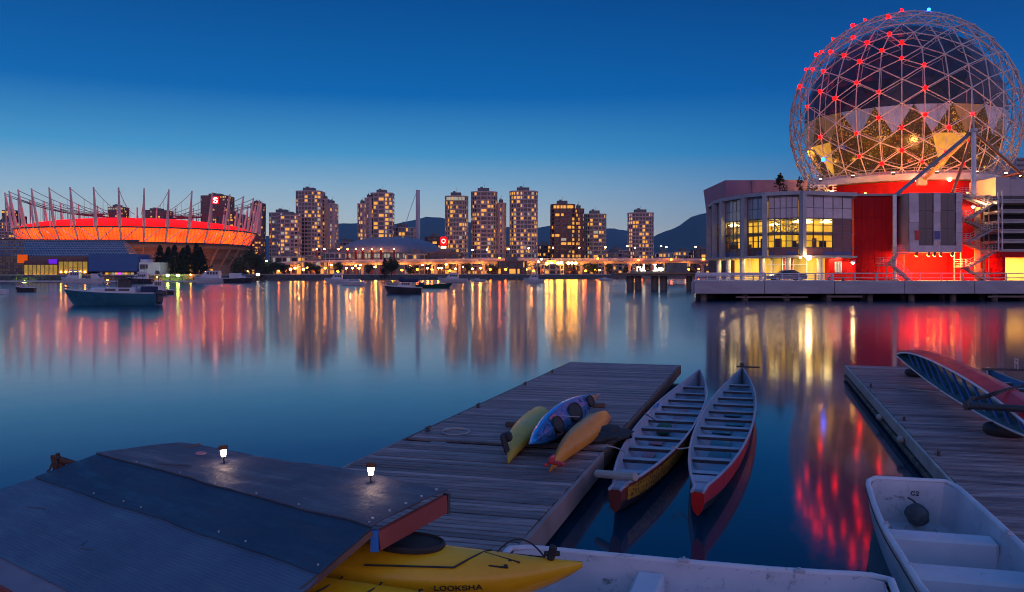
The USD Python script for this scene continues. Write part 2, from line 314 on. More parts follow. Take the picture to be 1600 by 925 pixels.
# ------------------------------------------------------------------ towers
def tower(label, blocks, Y, mat, seed, lit=.3, fl=2.9, bay=3.0, base=430, crown=None, name='apartment_tower', category='tower', round_=False, lit2=0.0, white=False, piers=True):
    """blocks: (px0, px1, ytop, depth back) in photo pixels; floors, piers and single windows are all built"""
    g = np.random.default_rng(seed); t = None
    x0 = XP(np.mean([b[0] for b in blocks]), Y)
    t = Thing(name, label, category, (x0, Y, GZ))
    for bi, (a, b, yt, dz) in enumerate(blocks):
        Yb = Y+dz; xa, xb, zt = XP(a, Yb), XP(b, Yb), ZY(yt, Yb); w = xb-xa; D = max(12.0, w*.9)
        core, slab, pier, lw, dw, ww = MB(), MB(), MB(), MB(), MB(), MB()
        nfl = max(2, int((zt-GZ)/fl)); fh = (zt-GZ)/nfl
        if round_:
            k = 22; plan = [(xa+w/2+w/2*np.sign(math.cos(q))*abs(math.cos(q))**.7, Yb+D/2+D/2*np.sign(math.sin(q))*abs(math.sin(q))**.7) for q in np.arange(k)/k*2*PI]
        else:
            ch = min(2.2, w*.14); plan = [(xa+ch, Yb), (xa+w*.36, Yb), (xa+w*.37, Yb-1.0), (xa+w*.66, Yb-1.0), (xa+w*.67, Yb), (xb-ch, Yb), (xb, Yb+ch), (xb, Yb+D), (xa, Yb+D), (xa, Yb+ch)]
        plan = np.array(plan); cen = plan.mean(0)
        core.prism(plan, GZ, zt-.02)
        off = lambda d: cen+(plan-cen)*(1+d/np.maximum(np.linalg.norm(plan-cen, axis=1, keepdims=True), 1))
        for k in range(nfl+1): slab.prism(off(.55), GZ+k*fh-.16, GZ+k*fh+.16+(.5 if k == nfl else 0))
        for i in range(len(plan)):
            p, q = plan[i], plan[(i+1) % len(plan)]; e = q-p; L = np.linalg.norm(e)
            if L < 1.2: continue
            e = e/L; nrm = np.array([e[1], -e[0]]); nb = max(1, round(L/bay)); bw = L/nb
            if nrm[1] > .6: continue                           # the side away from the water
            for j in range(nb+1):
                c = p+e*j*bw+nrm*.13; wd = .42
                (piers or j % 3 == 0) and pier.box((c[0], c[1], (GZ+zt)/2), (wd, .5, zt-GZ-.4), rz(math.atan2(e[1], e[0])))
            strip = g.random(nb) < .25
            for j in range(nb):
                for k in range(nfl):
                    u = g.random(); f0, f1 = (.12, .88) if g.random() < .6 else (.12, .5)
                    pl = lit*(1.9 if strip[j] else .75)
                    z0, z1 = GZ+k*fh+.75, GZ+(k+1)*fh-.35
                    def pane(mb, s0, s1, o):
                        A = p+e*(j+s0)*bw+nrm*o; B = p+e*(j+s1)*bw+nrm*o
                        mb.quad((*A, z0), (*B, z0), (*B, z1), (*A, z1))
                    if u < pl: pane(ww if g.random() < .12+white*.5 else lw, f0, f1, .06)
                    else: pane(dw, .1, .9, .05)
        t.part('wall', core, mat, world=True); t.part('floor_slabs', slab, mat, world=True, kind='stuff'); t.part('piers', pier, mat, world=True, kind='stuff')
        for nm, mb, mt in (('lit_windows', lw, m_lit), ('white_lit_windows', ww, m_lit_w), ('dark_windows', dw, m_glass_d)):
            if mb.n: t.part(nm, mb, mt, world=True, kind='stuff')
        cr = MB(); cr.bbox((xa+w*.25, Yb+D*.2, zt+.4), (xb-w*.3, Yb+D*.7, zt+3.2)); cr.cyl((xa+w*.5, Yb+D*.4, zt+3.2), (xa+w*.5, Yb+D*.4, zt+6.5), .09, 5)
        cr.bbox((xa+w*.35, Yb+D*.3, zt+3.2), (xa+w*.45, Yb+D*.5, zt+4.2)); t.part('roof_plant', cr, m_conc_d, world=True)
        if crown and bi == 0:
            c = MB(); n = 6
            for k in range(n): c.quad((xa+w*(.08+.84*k/n), Yb-1.1, zt-2.6), (xa+w*(.08+.84*(k+.8)/n), Yb-1.1, zt-2.6), (xa+w*(.08+.84*(k+.8)/n), Yb-1.1, zt-.5), (xa+w*(.08+.84*k/n), Yb-1.1, zt-.5))
            t.part('crown_windows', c, m_lit_w if crown == 'w' else m_lit, world=True)
    return t
tower('cream stepped apartment block right of the stadium in front of a darker block', [(434, 464, 337, 0)], 640, m_tower_a, 11, .36, white=False)
tower('dark flat-topped block just right of the stadium masts', [(420, 456, 333, 0)], 690, m_tower_b, 12, .3, name='office_block', category='building')
tower('tall tower with lower wing on its right, left of the arena', [(462, 500, 299, 0), (500, 512, 312, 8), (512, 523, 319, 4)], 660, m_tower_b, 13, .36, bay=2.5)
tower('stepped tower rising in three tiers behind the arena roof', [(579, 612, 302, 0), (570, 580, 310, -2), (559, 571, 319, -4)], 700, m_tower_a, 14, .36, bay=3.8, fl=3.2, piers=False)
tower('low office block between the stepped tower and the faint mast', [(610, 645, 356, 0)], 720, m_tower_b, 15, .4, name='office_block', category='building', fl=3.4)
tower('slim tower with white lit crown right of the arena sign', [(695, 730, 307, 0)], 600, m_tower_c, 16, .34, bay=2.6, crown='w', round_=True)
tower('broad tower with a lower right shoulder, second of the waterfront row', [(736, 776, 300, 0), (776, 790, 318, 3)], 610, m_tower_a, 17, .36, round_=True, bay=3.6, piers=False)
tower('tall tower in the middle of the row with clipped corners', [(797, 840, 299, 0)], 605, m_tower_b, 18, .42, round_=True, piers=False, bay=2.4)
tower('square tower with a yellow lit top floor and lower right wing', [(862, 898, 320, 0), (898, 912, 327, 2)], 620, m_brick_d, 19, .34, crown='y', bay=3.4)
tower('shorter tower tucked right behind the yellow-topped one', [(914, 948, 335, 0)], 640, m_tower_c, 20, .28, round_=True)
tower('lone rounded tower before the gap in the mountains', [(984, 1023, 333, 0)], 660, m_tower_a, 21, .3, round_=True)
# towers seen over the stadium roof
tower('small dark tower seen over the stadium roof, left of centre', [(168, 192, 324, 0)], 1000, m_brick_d, 22, .2, crown='w', name='office_tower')
tower('wide low tower over the stadium roof near its middle', [(222, 258, 329, 0)], 1010, m_brick_d, 23, .22, name='office_tower')
tw = tower('office tower with a red lit emblem above the stadium roof', [(313, 354, 306, 0)], 1000, m_brick_d, 24, .1, name='office_tower')
q = MB(); a = P(336, 313, 997.5); q.cbox(a, (8.2, .8, 8.4), .3); tw.part('sign_panel', q, glow('red_sign', (1, .004, .004), 1.6), world=True)
q = MB(); q.tm(meshkit.text_mesh('S', 6.4, .3, True), rx(PI/2), a+np.array([-2.2, -.5, -3.2])); tw.part('sign_emblem', q, glow('white_sign', (1, .75, .7), 3.0), world=True)
tower('narrow tower behind the right end of the stadium masts', [(391, 410, 318, 0)], 990, m_brick_d, 25, .16, name='office_tower')
tower('dark block behind the masts right of the emblem tower', [(352, 372, 334, 0), (372, 388, 340, 4)], 980, m_brick_d, 26, .2, name='office_tower')
tower('glazed tower with a lit band on top at the far left edge', [(2, 20, 329, 0)], 900, m_glass_d, 27, .3, crown='y', name='office_tower')
tower('pale low block at the far left edge before the glazed tower', [(-20, 22, 348, 0)], 840, m_tower_b, 28, .4, name='office_block', category='building')
tower('narrow dark block between the left masts of the stadium', [(20, 32, 338, 0)], 960, m_brick_d, 29, .14, name='office_tower')

# low buildings along the far waterfront
LOW = [(425, 470, 402, 560, m_tower_c, 'low cream building under the towers right of the stadium'), (470, 505, 409, 545, m_tower_b, 'small block with a yellow lit front beside the viaduct'),
 (505, 533, 396, 600, m_tower_a, 'plain pink block at the left end of the arena'), (632, 668, 398, 590, m_tower_c, 'pale block with dark square windows right of the arena'),
 (668, 720, 396, 585, m_brick_d, 'brick block with tall windows below the red sign'), (725, 770, 405, 640, m_tower_b, 'dim low block at the foot of the second tower'),
 (778, 822, 409, 530, m_brick_d, 'small dark pavilion with lit ground floor on the promenade'), (846, 880, 414, 540, m_tower_b, 'low shed under the bright row of lamps'),
 (905, 945, 404, 660, m_tower_b, 'low block behind the viaduct below the short tower'), (946, 976, 396, 700, m_tower_a, 'low red-roofed block left of the lone tower'),
 (1026, 1052, 396, 720, m_tower_b, 'small dim block right of the lone tower'), (1056, 1085, 394, 760, m_tower_c, 'wide low block below the mountain'), (1085, 1112, 391, 740, m_brick_d, 'dark block below the mountain beside the science centre')]
for i, (a, b, yt, Y, mt, lb) in enumerate(LOW): tower(lb, [(a, b, yt, 0)], Y, mt, 60+i, .42, fl=3.2, bay=3.6, name='low_building', category='building')

FILL = [(522, 560, 379, 770, m_tower_b, 'dim mid-rise block between the tall tower and the arena roof'), (664, 694, 371, 760, m_brick_d, 'brown mid-rise block behind the red sign'), (789, 799, 386, 740, m_tower_b, 'narrow dim block between the second and third waterfront towers'), (839, 864, 384, 760, m_brick_d, 'dim brown block left of the yellow-topped tower'), (949, 985, 392, 800, m_tower_a, 'low wide block left of the lone rounded tower'), (610, 664, 376, 800, m_brick_d, 'long brown block behind the arena roof')]
for i, (a, b, yt, Y, mt, lb) in enumerate(FILL): tower(lb, [(a, b, yt, 0)], Y, mt, 90+i, .34, fl=3.1, bay=3.4, name='mid_rise_block', category='building')
# ------------------------------------------------------------------ arena with its low domed roof
ar = Thing('arena', 'round arena with a low grey domed roof and red pillars', 'arena', (XP(600, 680), 680, GZ))
ax, ay, aw, ad = XP(612, 680), 680.0, 38.5, 45.0
wl = MB(); pl = [(ax+aw*math.cos(q), ay+ad*math.sin(q)) for q in np.arange(48)/48*2*PI]; wl.prism(pl, GZ, ZY(395, 640)); ar.part('wall', wl, m_conc, world=True)
rf = MB(); zr = ZY(395, 640); top = ZY(370.5, 680); rings = []
for s in np.linspace(0, 1, 12): rings.append(np.array([(ax+aw*1.05*math.cos(q)*math.cos(s*PI/2)**.9, ay+ad*1.05*math.sin(q)*math.cos(s*PI/2)**.9, zr+.05+(top-zr)*math.sin(s*PI/2)) for q in np.arange(48)/48*2*PI]))
rf.loft(rings); ar.part('roof', rf, mottled('arena_roof', (.20, .19, .24), (.26, .25, .30), .1, .5), smooth=40, world=True)
m_redpost = mottled('red_post', (.5, .03, .03), (.6, .05, .04), 1, .5)
for i, px in enumerate((495, 507, 529, 543, 556, 567, 581, 595.5, 616)):
    Yp = 630; p = MB(); p.box((XP(px, Yp), Yp, (GZ+ZY(391, Yp))/2), (1.5, 1.2, ZY(391, Yp)-GZ)); s = ar.part('pillar', p, m_redpost, world=True)
    l = MB(); l.sph(P(px, 389.5, Yp-.2), .55, 1); ar.part('lamp', l, m_lamp_w, world=True)
for i in range(30):
    px = 532+i*5.0
    w = MB(); a = P(px, 400, 634); w.box((a[0], 633.5-.6*math.sin(i*.7), a[2]+.2), (1.5, .12, 3.0)); 
    if i % 3 != 1: ar.part('lit_window', w, m_lit_w, world=True)
sg = Thing('red_sign', 'glowing red sign on a dark post beside the first tower', 'sign', (XP(693, 590), 590, GZ))
b = MB(); b.cbox(P(693, 377, 590), (4.2, 1.0, 6.2), .5); sg.part('panel', b, glow('red_sign_soft', (1, .006, .006), 1.6), world=True)
b = MB(); b.torus(P(693, 376.5, 589.3), 1.25, .28, 20, 6, rx(PI/2)); b.bbox(P(692, 379.5, 589.4), P(694, 380.6, 589.1)); sg.part('emblem', b, glow('pink_sign', (1, .35, .3), 3.0), world=True)
b = MB(); b.bbox(P(689, 384.5, 590), P(697, 388, 589.4)); sg.part('lower_panel', b, glow('warm_sign', (1, .6, .35), 3.5), world=True)
b = MB(); b.bbox((XP(692, 590), 590.2, GZ), (XP(694, 590), 591, ZY(372, 590))); sg.part('post', b, m_steel_d, world=True)
# faint slender mast in the middle distance
ms = Thing('cable_mast', 'tall slender grey mast with one stay cable above the arena', 'mast', (XP(653, 760), 760, GZ))
b = MB(); b.tube([(XP(653, 760), 760, GZ), (XP(653, 760), 760, ZY(297, 760))], [2.2, 1.8], 10); ms.part('pole', b, m_steel, world=True)
b = MB(); b.tube([P(651, 300, 760), P(640, 330, 758), P(632, 356, 756)], .22, 4); ms.part('stay_cable', b, m_steel, world=True)

# ------------------------------------------------------------------ viaduct
vd = Thing('viaduct', 'long elevated roadway on concrete piers along the far shore', 'viaduct', (XP(780, 572), 572, GZ))
pts = [(440, 560, 409.5), (520, 565, 407), (640, 570, 405.5), (780, 572, 404), (940, 575, 404), (1115, 580, 404.5), (1140, 582, 404.5)]
dk, pr, rl = MB(), MB(), MB()
C = [P(a, y, Y) for a, Y, y in pts]
for i in range(len(C)-1):
    d = C[i+1]-C[i]; dk.beam(C[i]-(0, 0, 1.3), C[i+1]-(0, 0, 1.3)+nv(d)*.0, 9.0, 1.1); dk.beam(C[i]-(0, -1, 2.6), C[i+1]-(0, -1, 2.6), 5.0, 1.4)
    rl.beam(C[i]+(0, -4.4, -.3), C[i+1]+(0, -4.4, -.3), .3, .9)
vd.part('deck', dk, m_conc, world=True); vd.part('parapet', rl, m_conc_l, world=True)
for px in range(452, 1110, 38):
    k = np.interp(px, [p[0] for p in pts], [p[1] for p in pts]); yy = np.interp(px, [p[0] for p in pts], [p[2] for p in pts]); p = MB(); c = P(px, yy, k)
    p.box((c[0], k+1, (GZ+c[2]-3.3)/2), (1.7, 1.7, c[2]-3.3-GZ)); p.cbox((c[0], k+1, c[2]-3.8), (2.6, 6.5, 1.0), .2); vd.part('pier', p, m_conc, world=True)

for i, px in enumerate(list(range(470, 1100, 40))):
    k = np.interp(px, [p[0] for p in pts], [p[1] for p in pts]); yy = np.interp(px, [p[0] for p in pts], [p[2] for p in pts]); c = P(px, yy, k)
    fb_ = MB(); fb_.beam((c[0], k-3.4, c[2]-3.2), (c[0], k-5.6, c[2]-3.35), .12, .12); fb_.cbox((c[0], k-5.5, c[2]-3.4), (.7, .5, .12), .03); vd.part('lamp_arm', fb_, m_steel_d, world=True)  # made-up arm that carries the added light below the deck
    li = UsdLux.SphereLight.Define(stage, f'{vd.path}/soffit_light_{i+1:03d}'); li.CreateRadiusAttr(.3); li.CreateIntensityAttr(900.0 if px < 830 else 500.0); li.CreateColorAttr(Gf.Vec3f(1, .27, .05)); UsdGeom.Xformable(li).AddTranslateOp().Set(Gf.Vec3d(*(np.array([c[0], k-5.5, c[2]-3.8])-vd.loc)))  # unseen lights added under the viaduct for the orange glow
# ------------------------------------------------------------------ street lamps: one of each kind, then copies
def lamp_proto(name, label, group, h, mat, loc, r=.42, arm=1.2):
    t = Thing(name, label, 'street lamp', loc, 0, group)
    p = MB(); p.tube([(0, 0, 0), (0, 0, h-.3), (0, -arm*.3, h+.1), (0, -arm, h+.12)], [.14, .09, .08, .06], 6); p.cyl((0, 0, 0), (0, 0, .5), .22, 8)
    t.part('pole', p, m_steel_d); b = MB(); b.sph((0, -arm, h-.02), r, 1, (1, 1, .8)); t.part('bulb', b, mat)
    c = MB(); c.cbox((0, -arm, h+r*.8+.06), (r*2.0, r*2.4, .12), .03); t.part('hood', c, m_steel_d); return t
def lamps(name, label, group, h, mat, spots, r=.72):
    t = None
    for px, py, Y in spots:
        z = ZY(py, Y); loc = (XP(px, Y), Y+1.2, z-h)
        if t is None: t = lamp_proto(name, label, group, h, mat, loc, r)
        else: t.dup(loc)
lamps('street_lamp', 'tall street lamp with a pale light standing on the viaduct', 'street lamps on the viaduct', 7.5, m_lamp_c,
   [(738.6, 390.5, 573), (761, 390, 573), (794.6, 389, 573), (826, 388, 573), (864, 387, 573), (905, 387, 573), (946, 386.5, 574), (980, 384.5, 574), (992, 387, 574), (1033, 384.5, 575), (1041, 386, 575), (1087, 385.6, 576)], .62)
lamps('street_lamp', 'warm street lamp among the buildings under the viaduct', 'warm street lamps along the far shore', 4.6, m_lamp_w,
   [(454, 421, 520), (461, 419, 520), (474, 421, 520), (481, 418, 520), (518, 414, 525), (541, 419, 520), (551, 419, 520), (556, 415, 520), (561, 419, 520), (563, 414, 525), (586, 417, 520), (613, 416, 520), (641, 416, 520), (660, 414, 525), (668, 419, 520),
    (685, 419, 520), (690, 419, 520), (697, 413, 525), (712, 420, 520), (724, 417, 525), (738, 420, 525), (751, 419, 525), (811, 421, 540), (822, 421, 540), (937, 422, 555), (931, 422, 555), (1035, 421, 580)])
lamps('street_lamp', 'orange street lamp along the far promenade', 'orange street lamps along the far shore', 4.6, m_lamp_o,
   [(436, 423, 500), (446, 423, 500), (497, 424, 505), (508, 419, 505), (528, 424, 510), (575, 423, 510), (601, 424, 510), (628, 422, 510), (652, 421, 510), (675, 421, 510), (703, 423, 510), (766, 421, 520), (781, 403, 560), (790, 421, 530), (795, 419, 530), (800, 424, 530), (834, 423, 540), (915, 423, 545), (934, 404, 565), (998, 406.5, 570), (1049, 405.5, 570), (1099, 405, 575), (1002, 421, 580), (1060, 423, 590), (1076, 421, 590), (1092, 420, 595)])
lamps('flood_lamp', 'very bright yellow flood lamp in a row under the viaduct', 'row of bright yellow lamps over the far shore', 4.0, glow('lamp_flood', (1, .40, .03), 140),
   [(854, 411.5, 540), (861, 411, 540), (872, 411, 540), (877, 410.5, 540), (888, 411, 540), (894, 411, 540), (899.5, 411, 540)], 1.0)
lamps('street_lamp', 'white lamp at the promenade steps beside the bright row', 'white lamps along the far shore', 4.0, glow('lamp_white_b', (1, .85, .55), 12), [(841, 409, 540), (846, 405, 545), (416, 408, 470), (403, 429, 415)], .8)
lamps('street_lamp', 'green tinted lamp beside the dark conifers by the stadium', 'green tinted lamps below the stadium', 3.4, m_lamp_g, [(262, 430, 331), (278, 430, 331), (38, 440, 327)], .6)
lamps('shore_light', 'small warm light along the marina below the stadium', 'small warm lights along the marina', 2.0, m_lamp_w, [(133, 441, 329), (142, 437, 329), (148, 441, 329), (168, 438, 329), (233, 441, 329), (246, 433, 331), (298, 429, 334), (387, 424, 420), (401, 428, 420), (63, 432, 336), (52, 434, 336), (75, 436, 336), (92, 437, 336), (84, 434, 336), (110, 436, 336)], .32)

# ------------------------------------------------------------------ far walkway over the channel
wk = Thing('walkway_bridge', 'low dark walkway bridge on round concrete piers left of the plaza', 'bridge', (XP(1030, 172), 172, 0))
b = MB(); b.bbox((XP(958, 172), 170, ZY(431.5, 172)), (XP(1092, 172), 175, ZY(427.2, 172))); wk.part('deck', b, m_conc_d, world=True)
b = MB(); b.bbox((XP(958, 172), 169.8, ZY(427.6, 172)), (XP(1092, 172), 170.1, ZY(426.3, 172))); wk.part('kerb', b, mottled('kerb_orange', (.5, .3, .18), (.6, .36, .22), .5, .8), world=True)
for a in (984.5, 997, 1023, 1037, 1077):
    b = MB(); b.cyl((XP(a, 172), 172, -1), (XP(a, 172), 172, ZY(431.4, 172)), .72 if a != 1077 else .6, 16); wk.part('pier', b, m_conc_d, smooth=40, world=True)
ls = Thing('lit_letters', 'white lit lettering standing on a low wall behind the walkway', 'sign', (XP(1012, 300), 300, GZ))
m_let = glow('letter_white', (1, .93, .72), 2.2)
for ch, px, hh in (('r', 994, 10), ('u', 998.7, 10), ('l', 1004.5, 12), ('I', 1019.5, 12), ('v', 1024.2, 9), ('e', 1029, 9)):
    b = MB(); b.tm(meshkit.text_mesh(ch, hh*.2, .12, True), rx(PI/2), P(px, 423.5, 298)); ls.part('letter', b, m_let, world=True)
b = MB(); b.bbox((XP(985, 299), 299, 1.5), (XP(1078, 299), 299.6, ZY(423.6, 299))); b.bbox((XP(1042, 302), 300, ZY(424, 300)), (XP(1072, 302), 306, ZY(411, 302))); ls.part('low_wall', b, m_conc_d, world=True)
if 0: isl = MB(); isl.prism([(XP(940, 310), 296), (XP(1130, 300), 296), (XP(1130, 320), 330), (XP(940, 330), 330)], -1, 1.6)

# trees of the far shore
tr = tree('conifer_tree', 'leftmost dark conifer in the row in front of the stadium', 'conifer', (XP(250, 352), 352, GZ), 12.3, 3.7, 2600, 31, 'row of dark conifers in front of the stadium')
tr2 = tree('conifer_tree', 'second dark conifer from the left in the row before the stadium', 'conifer', (XP(263, 350), 350, GZ), 11.4, 3.9, 2600, 32, tr.group, leaf=.8)
for i, (px, k, wd) in enumerate(((273, tr, 'third dark conifer from the left'), (286, tr2, 'middle dark conifer'), (293, tr, 'third dark conifer from the right'), (307, tr, 'tallest dark conifer, second from the right'), (313, tr2, 'rightmost dark conifer'))): k.dup((XP(px, 346+i*2), 346+i*2, GZ+(.9 if px == 307 else -.5*(i % 2))), i*1.3, wd+' in the row before the stadium')
tr3 = tree('broadleaf_tree', 'nearest dark round tree at the right end of the stadium', 'broad', (XP(392, 440), 440, GZ), 14.5, 4.2, 2000, 33, 'dark round trees right of the stadium', .75)
for i, (px, Y) in enumerate(((404, 445), (374, 430), (417, 470))): tr3.dup((XP(px, Y), Y, GZ-[2.5, 4.5, 5.5][i]), i*2.1, ('lower dark round tree just right of the nearest one below the stadium', 'leftmost dark round tree below the right part of the stadium', 'lowest dark round tree, furthest right beside the cream building')[i])
tr4 = tree('broadleaf_tree', 'small dark tree on the promenade under the viaduct', 'broad', (XP(485, 492), 492, GZ), 7.5, 2.6, 1200, 34, 'small trees along the far promenade', .6)
for i, (px, Y) in enumerate(((431, 475), (443, 480), (495, 495), (528, 496), (577, 498), (642, 505), (730, 520), (766, 525), (772, 525), (922, 552), (929, 553), (978, 580), (1010, 585), (1030, 585), (1079, 600), (951, 560))): tr4.dup((XP(px, Y), Y, GZ-.8*(i % 3)), i*1.7)
bg = tree('broadleaf_tree', 'large dark tree at the water edge behind the moored dark boat', 'broad', (XP(612, 420), 420, 0.5), 10.8, 3.6, 2200, 35, None, .7)
tree('conifer_tree', 'slimmer dark tree beside the large one at the water edge', 'conifer', (XP(601, 424), 424, 0.5), 10.5, 2.6, 1500, 36)
# ------------------------------------------------------------------ stadium
SX, SY, SR = XP(219, 780), 780.0, 111.0
stad = Thing('stadium', 'round stadium with glowing orange facade, red fabric roof and ring of leaning masts', 'stadium', (SX, SY, GZ))
NS = 36
def sp(a, r, z): r = r*.905; return np.array([SX+r*math.sin(a), SY-r*math.cos(a), z])
angs = [(k+.5)*2*PI/NS for k in range(NS)]
zt, zb = 40.5, 29.2
m_etfe = M_('backlit_facade', {'tc': ('geometry', {}), 'sp': ('separate_xyz', {}), 'w': ('wave_texture', {'scale': .55, 'bands_direction': 'z', 'profile': 'tri'}), 'n': ('noise_texture', {'scale': .06, 'detail': 3.0}),
   'r': ('rgb_ramp', {'ramp': [(0, (.8, .022, .001)), (.5, (1, .052, .002)), (1, (1, .095, .004))]}), 's': ('map_range', {'from_min': .3, 'from_max': .7, 'to_min': 1.7, 'to_max': 3.2, 'clamp': True}),
   'p': ('principled_bsdf', {'base_color': (.3, .12, .05), 'roughness': .4})},
   [('tc.position', 'n.vector'), ('n.fac', 'r.fac'), ('n.fac', 's.value'), ('r.color', 'p.emission_color'), ('s.result', 'p.emission_strength')], surface='p.BSDF')
m_roof_red = M_('backlit_roof', {'tc': ('geometry', {}), 'n': ('noise_texture', {'scale': .03, 'detail': 2.0}), 's': ('map_range', {'from_min': .3, 'from_max': .7, 'to_min': 1.0, 'to_max': 1.8, 'clamp': True}),
   'p': ('principled_bsdf', {'base_color': (.22, .015, .012), 'roughness': .6, 'specular_ior_level': .1, 'emission_color': (1, .004, .001)})}, [('tc.position', 'n.vector'), ('n.fac', 's.value'), ('s.result', 'p.emission_strength')], surface='p.BSDF')
for k in range(NS):
    a0, a1 = angs[k], angs[k]+2*PI/NS; q = MB(); grid = MB(); n = 6
    for i in range(n):
        u0, u1 = a0+(a1-a0)*i/n, a0+(a1-a0)*(i+1)/n
        q.quad(sp(u0, 105, zb), sp(u1, 105, zb), sp(u1, SR-.6, zt), sp(u0, SR-.6, zt))
    if math.cos((a0+a1)/2) > -.25:
        stad.part('facade_panel', q, m_etfe, world=True)
        for i in range(1, n):
            u = a0+(a1-a0)*i/n; grid.beam(sp(u, 105.2, zb), sp(u, SR-.4, zt), .16, .16)
        for j in (1, 2, 3, 4):
            s = j/5; grid.beam(sp(a0, 105.2+(SR-105.6)*s, zb+(zt-zb)*s), sp(a1, 105.2+(SR-105.6)*s, zb+(zt-zb)*s), .14, .14)
        stad.part('facade_mullions', grid, m_steel_d, world=True)
        br = MB(); s = 1 if math.sin((a0+a1)/2) > 0 else -1
        A, B = (a0, a1) if s > 0 else (a1, a0)
        br.beam(sp(A, 105.8, zb), sp((A*.25+B*.75), SR+.4, zt), .7, .7); stad.part('brace', br, m_steel, world=True)
rings = []
for s in np.linspace(0, 1, 14):
    rr = (SR-1.5)*math.cos(s*PI/2); rings.append(np.array([sp(a+PI/72*i2, rr*(1 if i2 == 0 else .985), zt-.5+12.8*math.sin(s*PI/2)*(1 if i2 == 0 else .97)) for a in angs for i2 in (0, 1)]))
r = MB(); r.loft(rings); stad.part('roof', r, m_roof_red, smooth=30, world=True)
r = MB()
for k in range(NS*2): r.beam(sp(k*PI/NS, SR, zt+.3), sp((k+1)*PI/NS, SR, zt+.3), 1.4, 1.3)
stad.part('ring_beam', r, m_steel_d, world=True); r = MB()
for k in range(NS*2): r.beam(sp(k*PI/NS, 105, zb-.6), sp((k+1)*PI/NS, 105, zb-.6), 2.0, 1.4)
stad.part('ring_beam', r, m_steel_d, world=True)
m_bowl = mottled('tan_concrete', (.48, .28, .16), (.58, .36, .22), .1, .8)
r = MB(); pr = [(86, GZ), (86, 12), (88, 15.5), (92, 16), (96, 22), (103, 25.0), (104.5, 28.3)]
r.loft([np.array([sp(a, q_, z) for a in np.arange(72)/72*2*PI]) for q_, z in pr], caps=False); stad.part('bowl', r, m_bowl, smooth=20, world=True)
for k in range(NS): r = MB(); r.beam(sp(angs[k], 87.5, GZ), sp(angs[k], 104, 27), 1.0, 1.6); stad.part('rib', r, m_bowl, world=True)
for k in range(-12, 13):
    for lev, z0, z1, rr in ((0, 9.2, 11.2, 86.3), (1, 5.0, 7.4, 86.3)):
        a0, a1 = k*PI/32+.012, (k+1)*PI/32-.012; w = MB(); w.quad(sp(a0, rr, z0), sp(a1, rr, z0), sp(a1, rr, z1), sp(a0, rr, z1))
        stad.part('window_band', w, m_lit if (k*7+lev*3) % 4 else m_glass_d, world=True)
# flood lights washing the bowl
for k in range(-5, 6):
    a = k*.2; b = MB(); b.sph(sp(a, 101, 5.0), .7, 1); b2 = stad.part('bowl_floodlight', b, glow('bowl_lamp', (1, .22, .03), 60) if k == -5 else '/World/Looks/bowl_lamp', world=True)
MZ = 71.5
m_mast = mottled('mast_paint_warmlit', (.72, .56, .44), (.80, .64, .52), .3, .5)  # pale paint warmed in colour, standing in for lamplight on the masts
for k in range(NS):
    a = angs[k]+PI/NS
    if math.cos(a) > -.2:
        fb_ = MB(); fb_.beam(sp(a, 105, zb-.4), sp(a, 118.6, 36.2), .3, .3); fb_.cbox(sp(a, 119, 36.3), (.9, .9, .3), .05); stad.part('floodlight_arm', fb_, m_steel_d, world=True)  # made-up arm for the added mast light
        li = UsdLux.SphereLight.Define(stage, f'{stad.path}/mast_light_{k+1:03d}'); li.CreateRadiusAttr(.4); li.CreateIntensityAttr(110.0); li.CreateColorAttr(Gf.Vec3f(1, .36, .10)); UsdGeom.Xformable(li).AddTranslateOp().Set(Gf.Vec3d(*(sp(a, 119, 37)-stad.loc)))  # unseen lights added around the ring to warm the masts
for k in range(NS):
    a = angs[k]; top = sp(a, 117.5, MZ); m = MB(); m.tube([sp(a, 103.5, zb-1), sp(a, 111.5, zt+2), top], [1.0, 1.25, .6], 7); mp = stad.part('mast', m, m_mast, world=True)
    m = MB(); m.tube([sp(a, 117.3, MZ-1), sp(a, 116, zt-1)], .42, 5); stad.part('tie_rod', m, m_steel, world=True, under=mp)
    cb = MB(); c0, c1 = sp(a, 117.0, MZ-1), sp(a, 34, zt+15); pt = []
    for s in np.linspace(0, 1, 9): p = c0*(1-s)+c1*s; p[2] -= 7*4*s*(1-s)*.6; pt.append(p)
    cb.tube(pt, .24, 4)
    for s in (2, 3, 4, 5, 6): cb.tube([pt[s], (pt[s][0], pt[s][1], zt+8)], .12, 3)
    stad.part('stay_cable', cb, m_steel_d, world=True)
# plaza buildings in front of the stadium
LB = 345
gl = Thing('glass_hall', 'long dark blue glass hall with a white gridded sloping roof before the stadium', 'building', (XP(90, LB), LB, GZ))
def PB(a, y, Y=LB): return P(a, y, Y)
b = MB(); b.bbox((XP(-40, LB), LB+.5, GZ), (XP(214, LB), LB+30, ZY(400, LB))); gl.part('wall', b, m_glass_d, world=True)
b = MB(); b.quad(PB(-40, 402, 346), PB(205, 402, 346), (XP(190, 372), 372, ZY(377, 372)), (XP(-40, 372), 372, ZY(376, 372))); gl.part('sloping_roof', b, mottled('roof_glass', (.03, .04, .08), (.05, .06, .11), .2, .25), world=True)
b = MB(); A, B, C_, D_ = PB(-40, 402, 346), PB(218, 402, 346), np.array((XP(196, 372), 372, ZY(377, 372))), np.array((XP(-40, 372), 372, ZY(376, 372)))
for s in np.linspace(0, 1, 8): b.beam(A+(D_-A)*s+(0, -.1, .1), B+(C_-B)*s+(0, -.1, .1), .16, .16)
for s in np.linspace(0, 1, 60): b.beam(A+(B-A)*s+(0, -.1, .1), D_+(C_-D_)*s+(0, -.1, .1), .13, .13)
